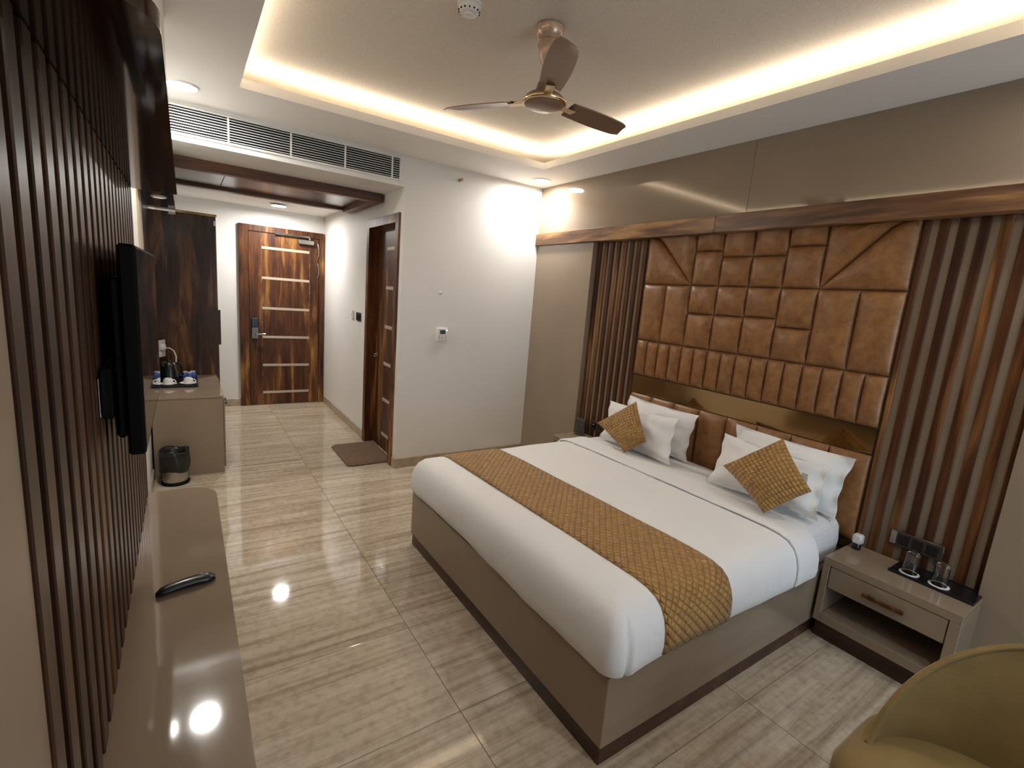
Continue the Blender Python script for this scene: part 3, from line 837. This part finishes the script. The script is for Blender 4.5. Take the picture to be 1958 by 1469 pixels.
# ------------------------------------------------------------------ ceiling fan
fx, fy = 1.880, 2.195
fan = thing('ceiling_fan', 'brown three blade ceiling fan hanging in the lit tray', 'fan', (fx, fy, ZR))
build('canopy_cup', M().lathe([(.062, ZR - .0005), (.072, ZR - .006), (.070, ZR - .030), (.056, ZR - .060), (.036, ZR - .066)], fx, fy, 32), CHAMP, fan, 50)
build('lower_cup', M().lathe([(.030, ZR - .058), (.052, ZR - .072), (.055, ZR - .085), (.045, ZR - .135), (.030, ZR - .175), (.018, ZR - .185)], fx, fy, 32), CHAMP, fan, 60)
build('rod', M().lathe([(.013, ZR - .06), (.013, ZR - .30)], fx, fy, 16), CHAMP, fan, 60)
build('motor_bell', M().lathe([(.016, ZR - .235), (.030, ZR - .245), (.040, ZR - .262), (.050, ZR - .300), (.085, ZR - .318), (.100, ZR - .330), (.100, ZR - .345)], fx, fy, 40), FANB, fan, 60)
build('trim_ring', M().lathe([(.108, ZR - .340), (.114, ZR - .346), (.114, ZR - .356), (.106, ZR - .362), (.098, ZR - .362)], fx, fy, 40), FANT, fan, 60)
build('motor_cover', M().lathe([(.104, ZR - .358), (.100, ZR - .366), (.080, ZR - .374), (.030, ZR - .378), (0, ZR - .378)], fx, fy, 40), FANB, fan, 60)
for ang in (2, 122, 242):
    a = math.radians(ang)
    fn = lambda p, a=a: Vector((fx + p.x * math.cos(a) - p.y * math.sin(a), fy + p.x * math.sin(a) + p.y * math.cos(a), p.z))
    rows = []
    for side in (1, -1):
        for i in range(13):
            t = i / 12
            x = .165 + .42 * t
            w = (.052 + .012 * math.sin(PI * t)) * (1 - max(0, t - .9) * 4)
            rr = []
            for j in range(5):
                v = (j / 4 - .5) * 2
                rr.append((x, v * w, ZR - .338 + side * .003 - .014 * v + .004 * (1 - v * v)))
            rows.append(rr if side > 0 else rr[::-1])
    m = M().grid(rows[:13]).grid(rows[13:])
    m.grid([[r[0] for r in rows[:13]], [r[-1] for r in rows[13:]]]).grid([[r[-1] for r in rows[:13]], [r[0] for r in rows[13:]]])
    m.grid([rows[12], rows[25][::-1]])
    bl = build('blade', m.xform(fn), FANB, fan, 50)
    build('blade_iron', M().box(.09, .20, -.022, .022, ZR - .349, ZR - .342, .002).xform(fn), FANT, bl)

# ------------------------------------------------------------------ slatted panels either side of the headboard
def side_slats(label, edges, zb):
    y0, y1 = min(e[0] for e in edges) - .004, max(e[1] for e in edges) + .004
    t = thing('slat_panel', label, 'wall panel', (3.6, (y0 + y1) / 2, zb))
    build('backing', M().box(3.606, XN - .0005, y0, y1, zb, 2.353), LAM_GAP, t)
    for a, b in edges:
        build('slat', M().box(3.592, 3.6055, a, b, zb, 2.353, .002), W_SLAT, t)
E8 = [(1.026 - .0787 * k - .0205, 1.026 - .0787 * k + .0205) for k in range(8)]
side_slats('walnut and taupe slatted panel right of the headboard above the nightstand', [(max(a, .476), min(b, 1.030)) for a, b in E8], .30)
side_slats('walnut and taupe slatted panel left of the headboard beside the tall taupe panel', [(2.916 + .0795 * k, 2.958 + .0795 * k) for k in range(8)], .30)

# ------------------------------------------------------------------ headboard
hbd = thing('headboard', 'tan leather headboard of padded rectangles and triangles behind the bed', 'headboard', (3.6, 1.97, .45))
HY = [2.900, 2.6665, 2.432, 2.1985, 1.9645, 1.7315, 1.499, 1.267, 1.042]
def pad(poly, t=.042, gap=.0030, w=.070):
    """Stuffed leather pad over a polygon (3 or 4 corners (y, z)), fixed to x = 3.605, swelling to -x."""
    c = Vector((sum(p[0] for p in poly) / len(poly), sum(p[1] for p in poly) / len(poly)))
    P = [Vector(p) for p in poly]
    area = sum(P[i].x * P[(i + 1) % len(P)].y - P[(i + 1) % len(P)].x * P[i].y for i in range(len(P)))
    if area < 0: P = P[::-1]
    lines = []
    for i in range(len(P)):
        a, b = P[i], P[(i + 1) % len(P)]
        d = (b - a).normalized(); n = Vector((-d.y, d.x))
        lines.append((a, n))
    us = [0, .02, .05, .10, .18, .30, .5, .70, .82, .90, .95, .98, 1]
    Q = P if len(P) == 4 else [P[0], P[1], P[2], P[2]]
    rows = []
    for u in us:
        r = []
        for v in us:
            p = (Q[0] * (1 - u) + Q[1] * u) * (1 - v) + (Q[3] * (1 - u) + Q[2] * u) * v
            ds = [(p - a).dot(n) for a, n in lines]
            h = 1.0
            for d in ds:
                k = min(max(d, 0) / w, 1)
                h *= math.sqrt(max(0, 1 - (1 - k) ** 2))
            size = min(1.0, min(ds) / .09)
            hh = t * h * (.72 + .28 * size)
            q = p + (c - p).normalized() * gap if (p - c).length > 1e-4 else p
            r.append((3.605 - hh, q.x, q.y))
        rows.append(r)
    return M().grid(rows)
build('backing', M().box(3.6055, XN - .0005, 1.035, 2.907, .45, 2.353), simple('dark_backing', (.05, .022, .01), .7), hbd)
ZA, ZB_, ZCc, ZD = 2.47, 1.982, 1.506, 1.201
pads = []
tri = lambda *a: pads.append(a)
tri((2.900, ZB_), (2.900, ZA), (2.432, ZB_)); tri((2.900, ZA), (2.432, ZA), (2.432, ZB_))
tri((1.499, ZB_), (1.042, ZA), (1.042, ZB_)); tri((1.499, ZB_), (1.499, ZA), (1.042, ZA))
R4 = lambda ya, yb, za, zb: pads.append(((ya, za), (yb, za), (yb, zb), (ya, zb)))
for i, zs in ((2, 2.237), (3, 2.190), (4, 2.190), (5, 2.246)):
    R4(HY[i], HY[i + 1], ZB_, zs); R4(HY[i], HY[i + 1], zs, ZA)
for i, zs in ((2, 1.767), (3, 1.769), (4, 1.777), (5, 1.724)):
    R4(HY[i], HY[i + 1], ZCc, zs); R4(HY[i], HY[i + 1], zs, ZB_)
for i in (0, 1, 6, 7):
    R4(HY[i], HY[i + 1], ZCc, ZB_)
for k in range(16):
    a = HY[0] + (HY[8] - HY[0]) * k / 16; b = HY[0] + (HY[8] - HY[0]) * (k + 1) / 16
    R4(a, b, ZD, ZCc)
for i in range(8):
    R4(HY[i], HY[i + 1], .50, 1.040)
for p in pads:
    m = pad(p)
    m.v = [(x, y, min(z, 2.353)) if z > 2.353 else (x, y, z) for x, y, z in m.v]
    build('leather_pad', m, LEATHER, hbd, 80)
build('mirror_band', M().box(3.600, 3.605, 1.044, 2.900, 1.043, 1.199, .001), BRONZE, hbd, label='bronze mirror band')

# ------------------------------------------------------------------ bed
bed = thing('bed', 'double bed with taupe laminate base, white mattress and bedding', 'bed', (2.5, 2.0, 0))
BX0, BX1, BY0_, BY1_ = 1.592, 3.560, 1.058, 2.974
build('base', M().box(BX0, BX1, BY0_, BY1_, .085, .396, .003), LAM, bed)
build('plinth', M().box(BX0 + .008, BX1, BY0_ + .008, BY1_ - .008, 0, .0845, .002), W_PLINTHY, bed)
def loft_box(x0, x1, y0, y1, prof, r, wob=0.0, n=10):
    rows = []
    for o, z in prof:
        out = rrect(x0 + o, x1 - o, y0 + o, y1 - o, max(r - o * .5, .02), n)
        rows.append([(x, y, z + wob * math.sin(9 * x + 13 * y)) for x, y in out])
    return M().grid(rows, close_u=True).cap(rows[-1])
build('mattress', loft_box(1.63, 3.545, 1.085, 2.955, ((.012, .397), (0, .42), (-.004, .52), (.004, .60), (.020, .632), (.05, .648), (.12, .652), (.30, .653)), .07), LINEN_S, bed, 70)

DXF, DYN, DYF, DXH = 1.572, 1.034, 2.988, 3.02
PROF = ((.030, .399), (.010, .402), (-.004, .425), (-.010, .470), (-.006, .530), (.006, .575), (.026, .612), (.058, .640), (.105, .656), (.17, .663), (.30, .666), (.46, .667), (.64, .667), (.80, .668), (.93, .668), (.9765, .668))
def u_outline(o, xh, rc=.065, n1=46, nc=10, n2=60):
    xf, yn, yf = DXF + o, DYN + o, DYF - o
    r = max(rc - o * .45, .015); r = min(r, (yf - yn) / 2 - .001)
    p = []
    for k in range(n1): p.append((xf + r + (xh - xf - r) * (1 - k / n1) ** 2, yf))
    for k in range(nc):
        a = math.radians(90 + 90 * k / nc); p.append((xf + r + r * math.cos(a), yf - r + r * math.sin(a)))
    for k in range(n2): p.append((xf, yf - r + (yn + r - yf + r) * k / n2))
    for k in range(nc):
        a = math.radians(180 + 90 * k / nc); p.append((xf + r + r * math.cos(a), yn + r + r * math.sin(a)))
    for k in range(n1 + 1): p.append((xf + r + (xh - xf - r) * (k / n1) ** 2, yn))
    return p
rng = random.Random(3)
ph = [rng.uniform(0, 6.28) for _ in range(12)]
def crumple(x, y, amp):
    return amp * (math.sin(7.3 * x + 4.1 * y + ph[0]) + .7 * math.sin(13.1 * y - 5.7 * x + ph[1]) + .5 * math.sin(21.7 * x + 17.3 * y + ph[2]) + .35 * math.sin(39 * y + 11 * x + ph[3]))
rows = []
for i, (o, z) in enumerate(PROF):
    out = u_outline(o, DXH)
    rr = []
    for k, (x, y) in enumerate(out):
        edge = max(0, 1 - i / 6)
        foot = 1.0 if x < DXF + .3 else 0.0
        dz = edge * (.010 * math.sin(3.1 * y + 1.0) * foot + .007 * math.sin(5.3 * x + 2 * y + .6)) + .0012 * math.sin(5 * x + 3 * y)
        dn = crumple(x, y, .0035) * max(0, 1 - i / 8) if i < 8 else 0
        # the tucked corner fold sticks out a little at the near foot corner
        dcx = math.hypot(x - DXF, y - DYN)
        pf_ = 0.0
        if i < 10 and y < DYN + .2 and x < DXF + .35:
            # hospital fold: the near-side sheet is tucked over the foot side, leaving a crease at the corner
            sx_ = x - (DXF + .078)
            pf_ = -.026 * math.exp(-(sx_ / .010) ** 2) + (.016 * math.exp(-sx_ / .10) if sx_ > 0 else .002 * math.exp(sx_ / .06))
            pf_ *= max(0, 1 - i / 10)
        rr.append((x - dn * (1 if foot else 0), y - dn * (1 if y < 2 and not foot else -1 if not foot else 0) - pf_, max(z + dz + crumple(x, y, .0010), .399) ))
    rows.append(rr)
build('duvet', M().grid(rows), LINEN, bed, 80)

def y_path(off, zend_far, zend_near, n_top=26):
    """(y, z) polyline across the bed from far hem, over the top, to near hem, lifted by off."""
    prof = [(o, z) for o, z in PROF if o < .35]
    far = [(DYF - o + (off if z < .6 else off * .6 if z < .65 else 0), z + (off if z > .6 else 0)) for o, z in prof if z >= zend_far]
    near = [(DYN + o - (off if z < .6 else off * .6 if z < .65 else 0), z + (off if z > .6 else 0)) for o, z in prof if z >= zend_near]
    a, b = far[-1], near[-1]
    mid = [(a[0] + (b[0] - a[0]) * k / n_top, .6675 + off) for k in range(1, n_top)]
    return far + mid + near[::-1]
def strip(x_far, x_near, path, nx, wave=0.0, skew=0.0):
    rows, uv = [], []
    L = [0]
    for i in range(1, len(path)): L.append(L[-1] + math.hypot(path[i][0] - path[i - 1][0], path[i][1] - path[i - 1][1]))
    for (y, z), l in zip(path, L):
        t = (DYF - y) / (DYF - DYN)
        xa = x_far[0] + (x_near[0] - x_far[0]) * t; xb = x_far[1] + (x_near[1] - x_far[1]) * t
        rows.append([(xa + (xb - xa) * k / nx, y, z + wave * math.sin(11 * y + 6 * k / nx)) for k in range(nx + 1)])
        uv.append([((xb - xa) * k / nx, l) for k in range(nx + 1)])
    return M().grid(rows, uv=uv)
def resample(path, step=.03):
    out = [path[0]]
    for a, b in zip(path, path[1:]):
        n = max(1, int(math.hypot(b[0] - a[0], b[1] - a[1]) / step))
        out += [(a[0] + (b[0] - a[0]) * k / n, a[1] + (b[1] - a[1]) * k / n) for k in range(1, n + 1)]
    return out
tdp = resample(y_path(.012, .50, .424), .04)
td = build('turndown', strip((2.86, 3.085), (2.885, 3.095), tdp, 8, .0015), LINEN, bed, 80, label='folded back hem of the duvet')
md = td.modifiers.new('thickness', 'SOLIDIFY'); md.thickness = .013; md.offset = 0.2
mb = td.modifiers.new('round', 'BEVEL'); mb.width = .005; mb.segments = 2; mb.limit_method = 'ANGLE'; mb.angle_limit = math.radians(50)
rp = resample(y_path(.008, .45, .412), .03)
rn = build('bed_runner', strip((1.770, 2.205), (1.850, 2.300), rp, 14, .0008), QUILT_R, smooth=80, label='gold quilted velvet runner laid across the foot of the bed', cat='bed runner', loc=(2.0, 2.0, .67))
md = rn.modifiers.new('thickness', 'SOLIDIFY'); md.thickness = .007; md.offset = 1.0

# ------------------------------------------------------------------ pillows and cushions
def pillow(corners, t, flange=0.09, concave=.032, seed=0, n=34, crease=.0055, ears=0.0, uvs=1.0):
    TL, TR, BR, BL = [Vector(c) for c in corners]
    nrm = ((TR - TL).cross(BL - TL)).normalized()
    if nrm.x > 0: nrm = -nrm          # face the room (-x)
    cen = (TL + TR + BR + BL) / 4
    r = random.Random(seed); q = [r.uniform(0, 6.28) for _ in range(6)]
    wl, hl = (TR - TL).length, (BL - TL).length
    def pt(u, v, s):
        p = (TL * (1 - u) + TR * u) * (1 - v) + (BL * (1 - u) + BR * u) * v
        a, b = 2 * u - 1, 2 * v - 1
        # concave edges: pull the edge middles towards the centre
        pull_u = concave * (1 - b * b) * a * abs(a) ** 1.0
        pull_v = concave * (1 - a * a) * b * abs(b) ** 1.0
        p = p - (TR - TL) * pull_u - (BL - TL) * pull_v
        fa, fb = min(abs(a) / (1 - flange), 1), min(abs(b) / (1 - flange), 1)
        h = (max(0, 1 - fa ** 2.6) ** .62) * (max(0, 1 - fb ** 2.6) ** .62)
        w = crease * (math.sin(9 * u + 6 * v + q[0]) + .8 * math.sin(17 * v - 8 * u + q[1]) + .6 * math.sin(27 * u + q[2] + 9 * v))
        fl = max(0, max(abs(a), abs(b)) - (1 - flange)) / max(flange, .01)
        wav = .010 * fl * math.sin(7 * (a + 1.3 * b) + q[3]) if flange > .02 else 0
        return p + nrm * (s * (t * h + .0025) + (w * min(1, h * 2 + .3)) + wav)
    m = M()
    for s in (1, -1):
        rows, uv = [], []
        for i in range(n + 1):
            v = .5 - .5 * math.cos(PI * i / n) if flange < .02 else i / n
            us = [(.5 - .5 * math.cos(PI * j / n)) if flange < .02 else j / n for j in range(n + 1)]
            if s < 0: us = us[::-1]
            rows.append([pt(u, v, s) for u in us]); uv.append([(u * wl * uvs, v * hl * uvs) for u in us])
        m.grid(rows, uv=uv)
        if s == 1: fr = rows
        else: bk_ = rows
    m.grid([fr[0], bk_[0][::-1]]).grid([fr[-1], bk_[-1][::-1]])
    m.grid([[r_[0] for r_ in fr], [r_[-1] for r_ in bk_]]).grid([[r_[-1] for r_ in fr], [r_[0] for r_ in bk_]])
    return m, cen
def put_pillow(name, label, cat, group, mat, corners, t, **kw):
    m, cen = pillow(corners, t, **kw)
    return build(name, m, mat, smooth=80, label=label, cat=cat, group=group, loc=(cen.x, cen.y, min(c[2] for c in corners)))
PG = 'white pillows against the headboard'
put_pillow('pillow', 'white flanged pillow at left leaning directly on the leather headboard', 'pillow', PG, LINEN, [(3.485, 2.812, 1.030), (3.485, 2.118, 1.020), (3.40, 2.112, .664), (3.40, 2.80, .664)], .062, seed=1)
put_pillow('pillow', 'white pillow standing in front at left behind the gold cushion', 'pillow', PG, LINEN, [(3.340, 2.889, .972), (3.340, 2.185, .990), (3.205, 2.105, .668), (3.205, 2.83, .668)], .056, seed=2)
put_pillow('pillow', 'white flanged pillow at right leaning directly on the leather headboard', 'pillow', PG, LINEN, [(3.485, 1.810, 1.036), (3.485, 1.072, 1.024), (3.40, 1.085, .668), (3.40, 1.80, .664)], .062, seed=3)
pr = put_pillow('pillow', 'white pillow standing in front at right behind the gold cushion', 'pillow', PG, LINEN, [(3.345, 1.808, .985), (3.345, 1.140, .970), (3.20, 1.098, .690), (3.20, 1.790, .664)], .062, seed=4)
build('care_tag', M().box(3.205, 3.208, 1.190, 1.225, .86, .93), PAPER, pr)
CG = 'gold cushions on the bed'
put_pillow('cushion', 'gold quilted velvet cushion standing on its corner against the left pillows', 'cushion', CG, QUILT_C, [(3.235, 2.515, 1.050), (3.110, 2.262, .812), (3.045, 2.398, .690), (3.115, 2.79, .816)], .060, flange=0.0, concave=.022, seed=5, crease=.0015)
put_pillow('cushion', 'larger gold quilted velvet cushion leaning on the right pillows', 'cushion', CG, QUILT_C, [(3.200, 1.358, 1.092), (3.08, 1.106, .882), (2.955, 1.272, .708), (3.07, 1.62, .852)], .080, flange=0.0, concave=.022, seed=6, crease=.0015)

# ------------------------------------------------------------------ nightstands
def nightstand(y0, y1, label):
    t = thing('nightstand', label, 'nightstand', (3.4, (y0 + y1) / 2, 0), 'taupe nightstands beside the bed')
    X0, X1, H = 3.240, 3.586, .500
    build('top', M().box(X0, X1, y0, y1, H - .045, H, .002), LAM, t)
    for a, b in ((y0, y0 + .044), (y1 - .034, y1)):
        build('side_panel', M().box(X0, X1, a, b, .115, H - .0455, .002), LAM, t)
    build('bottom_shelf', M().box(X0, X1, y0 + .045, y1 - .035, .115, .168, .002), LAM, t)
    build('back_panel', M().box(X1 - .02, X1, y0 + .045, y1 - .035, .169, H - .046), LAM, t)
    dr = build('drawer', M().box(X0 + .003, X1 - .03, y0 + .048, y1 - .038, .328, H - .049, .002), LAM, t)
    yc = (y0 + y1) / 2
    build('handle', M().box(X0 - .026, X0 - .010, yc - .09, yc + .09, .380, .400, .003).box(X0 - .012, X0 + .003, yc - .075, yc - .06, .384, .396).box(X0 - .012, X0 + .003, yc + .06, yc + .075, .384, .396), W_SLAT, dr, label='wooden bar handle')
    build('plinth', M().box(X0 + .045, X1, y0 + .02, y1 - .002, 0, .114), W_PLINTHY, t)
nightstand(.448, 1.040, 'taupe nightstand with drawer and open shelf carrying two glasses')
nightstand(2.995, 3.500, 'taupe nightstand on the far side of the bed by the card stand')

NZ = .500
tr_ = thing('tray', 'flat black tray on the near nightstand', 'tray', (3.46, .63, NZ))
build('tray_base', M().box(3.400, 3.580, .452, .800, NZ + .001, NZ + .012, .002), BLACK, tr_)
build('rim', M().box(3.400, 3.406, .452, .800, NZ + .012, NZ + .016, .001).box(3.574, 3.580, .452, .800, NZ + .012, NZ + .016, .001), BLACK, tr_)
for (x, y), w in zip(((3.450, .722), (3.452, .600)), ('nearer the bed', 'nearer the taupe wall panel')):
    z = NZ + .0125
    build('coaster', M().lathe([(0, z), (.043, z), (.0435, z + .0025), (.042, z + .004), (.036, z + .0036), (0, z + .0036)], x, y, 32), PAPER, smooth=50,
          label='round white paper coaster under the tumbler ' + w, cat='coaster', group='coasters on the black tray', loc=(x, y, z))
    z += .0045
    g = thing('tumbler', 'clear glass tumbler upside down on a coaster ' + w, 'glass', (x, y, z), 'glass tumblers on the black tray')
    build('wall', M().lathe([(.031, z), (.0335, z), (.030, z + .104), (.028, z + .112), (0, z + .112)], x, y, 32).lathe([(0, z + .098), (.0265, z + .097), (.031, z)], x, y, 32), GLASS, g, 40)
vp = thing('liquid_vaporiser', 'small white and black vaporiser on the near nightstand by the bed', 'vaporiser', (3.512, .992, NZ))
build('bottle', M().lathe([(.017, NZ + .001), (.021, NZ + .004), (.022, NZ + .022), (.014, NZ + .034), (.012, NZ + .04)], 3.512, .992, 24), BLACK, vp, 50)
build('cap', M().box(3.488, 3.536, .968, 1.016, NZ + .036, NZ + .092, .008), WPLAST, vp, 40)
sp1 = thing('switch_plate', 'long dark switch plate on the slats above the near nightstand', 'switch', (3.585, .75, .63))
build('plate', M().box(3.5755, 3.5875, .636, .872, .588, .672, .003), DARKWD, sp1, 40)
build('end_module', M().box(3.574, 3.5758, .842, .868, .594, .666, .001), STEEL, sp1)
for k in range(3):
    build('module', M().box(3.572, 3.5758, .655 + .062 * k, .707 + .062 * k, .602, .658, .002), BLACK, sp1)
sp2 = thing('switch_plate', 'small dark socket plate on the slats behind the left cushion', 'switch', (3.585, 3.25, .62))
build('plate', M().box(3.5755, 3.5875, 3.165, 3.330, .575, .662, .003), DARKWD, sp2, 40)
for k in range(2):
    build('module', M().box(3.572, 3.5758, 3.185 + .07 * k, 3.24 + .07 * k, .592, .646, .002), BLACK, sp2)
build('knob', M().box(3.566, 3.5725, 3.285, 3.300, .622, .636, .003), CHROME, sp2)
cs = thing('card_stand', 'clear acrylic stand with a printed white card on the far nightstand', 'sign', (3.50, 3.40, NZ))
build('card', M().box(3.4995, 3.5005, 3.342, 3.458, NZ + .012, NZ + .165), CARD, cs)
build('acrylic_sleeve', M().box(3.494, 3.4975, 3.336, 3.464, NZ + .001, NZ + .172).box(3.5025, 3.506, 3.336, 3.464, NZ + .001, NZ + .172), ACRYL, cs)
build('foot', M().box(3.47, 3.53, 3.336, 3.464, NZ + .0008, NZ + .004), ACRYL, cs)

# ------------------------------------------------------------------ velvet tub chair in the near corner
ch = thing('tub_chair', 'olive velvet tub chair with piped curved back beside the bed', 'chair', (2.15, .09, 0))
ccx, ccy = 2.104, .003
rows_i = []
NPH = 44
for i in range(NPH + 1):
    phi = math.radians(92 - 184 * i / NPH)
    cph, sph = math.cos(phi), math.sin(phi)
    zt = .465 + .434 * max(0, cph) ** .97
    def shell(z, rxb, rxt, ryb, ryt, zb=.40):
        t = max(0, min(1, (z - zb) / .46))
        return Vector((ccx + (rxb + (rxt - rxb) * t) * cph, ccy + (ryb + (ryt - ryb) * t) * sph, z))
    belly = [0, .4, .7, .9, 1, .95, .8, .5, .15]
    inn = []
    for k in range(9):
        z = .36 + (zt - .014 - .36) * k / 8
        p = shell(z, .262, .348, .400, .412) - Vector((cph, sph, 0)) * .020 * belly[k] * max(0, cph)
        inn.append(p)
    rim = [shell(zt, .262, .352, .405, .415) - Vector((cph, sph, 0)) * .006 + Vector((0, 0, -.004)), shell(zt, .262, .358, .41, .42), shell(zt, .27, .364, .415, .424) + Vector((0, 0, -.004)), shell(zt, .27, .366, .418, .426) + Vector((0, 0, -.015))]
    out = [shell(.24 + (zt - .03 - .24) * (1 - k / 5), .30, .366, .42, .427) for k in range(6)]
    rows_i.append([tuple(p) for p in inn + rim + out])
m = M().grid(rows_i)
m.cap(rows_i[0]); m.cap(rows_i[-1][::-1])
bkr = build('backrest', m, VELVET, ch, 60)
build('piping', M().tube([Vector(r[8]) + Vector((0, 0, .006)) for r in rows_i], .0055, 8), VELVET, bkr, 80)
rows = []
for o, z in ((.03, .300), (.008, .315), (0, .36), (.002, .405), (.018, .438), (.045, .456), (.09, .464), (.15, .467), (.22, .468)):
    rows.append([(x, y, z) for x, y in rrect(1.905 + o, 2.40 - o * .5, -.470 + o, .476 - o, max(.15 - o * .5, .03), 12)])
build('seat', M().grid(rows, close_u=True).cap(rows[-1]).cap(rows[0][::-1]), VELVET, ch, 80)
for lx, ly in ((2.0, -.36), (2.0, .37), (2.34, -.30), (2.34, .30)):
    build('leg', M().tube([(lx, ly, .302), (lx + (lx - 2.15) * .12, ly + (ly - .003) * .12, 0.0)], [.02, .012], 12), W_PLINTH, ch, 60)
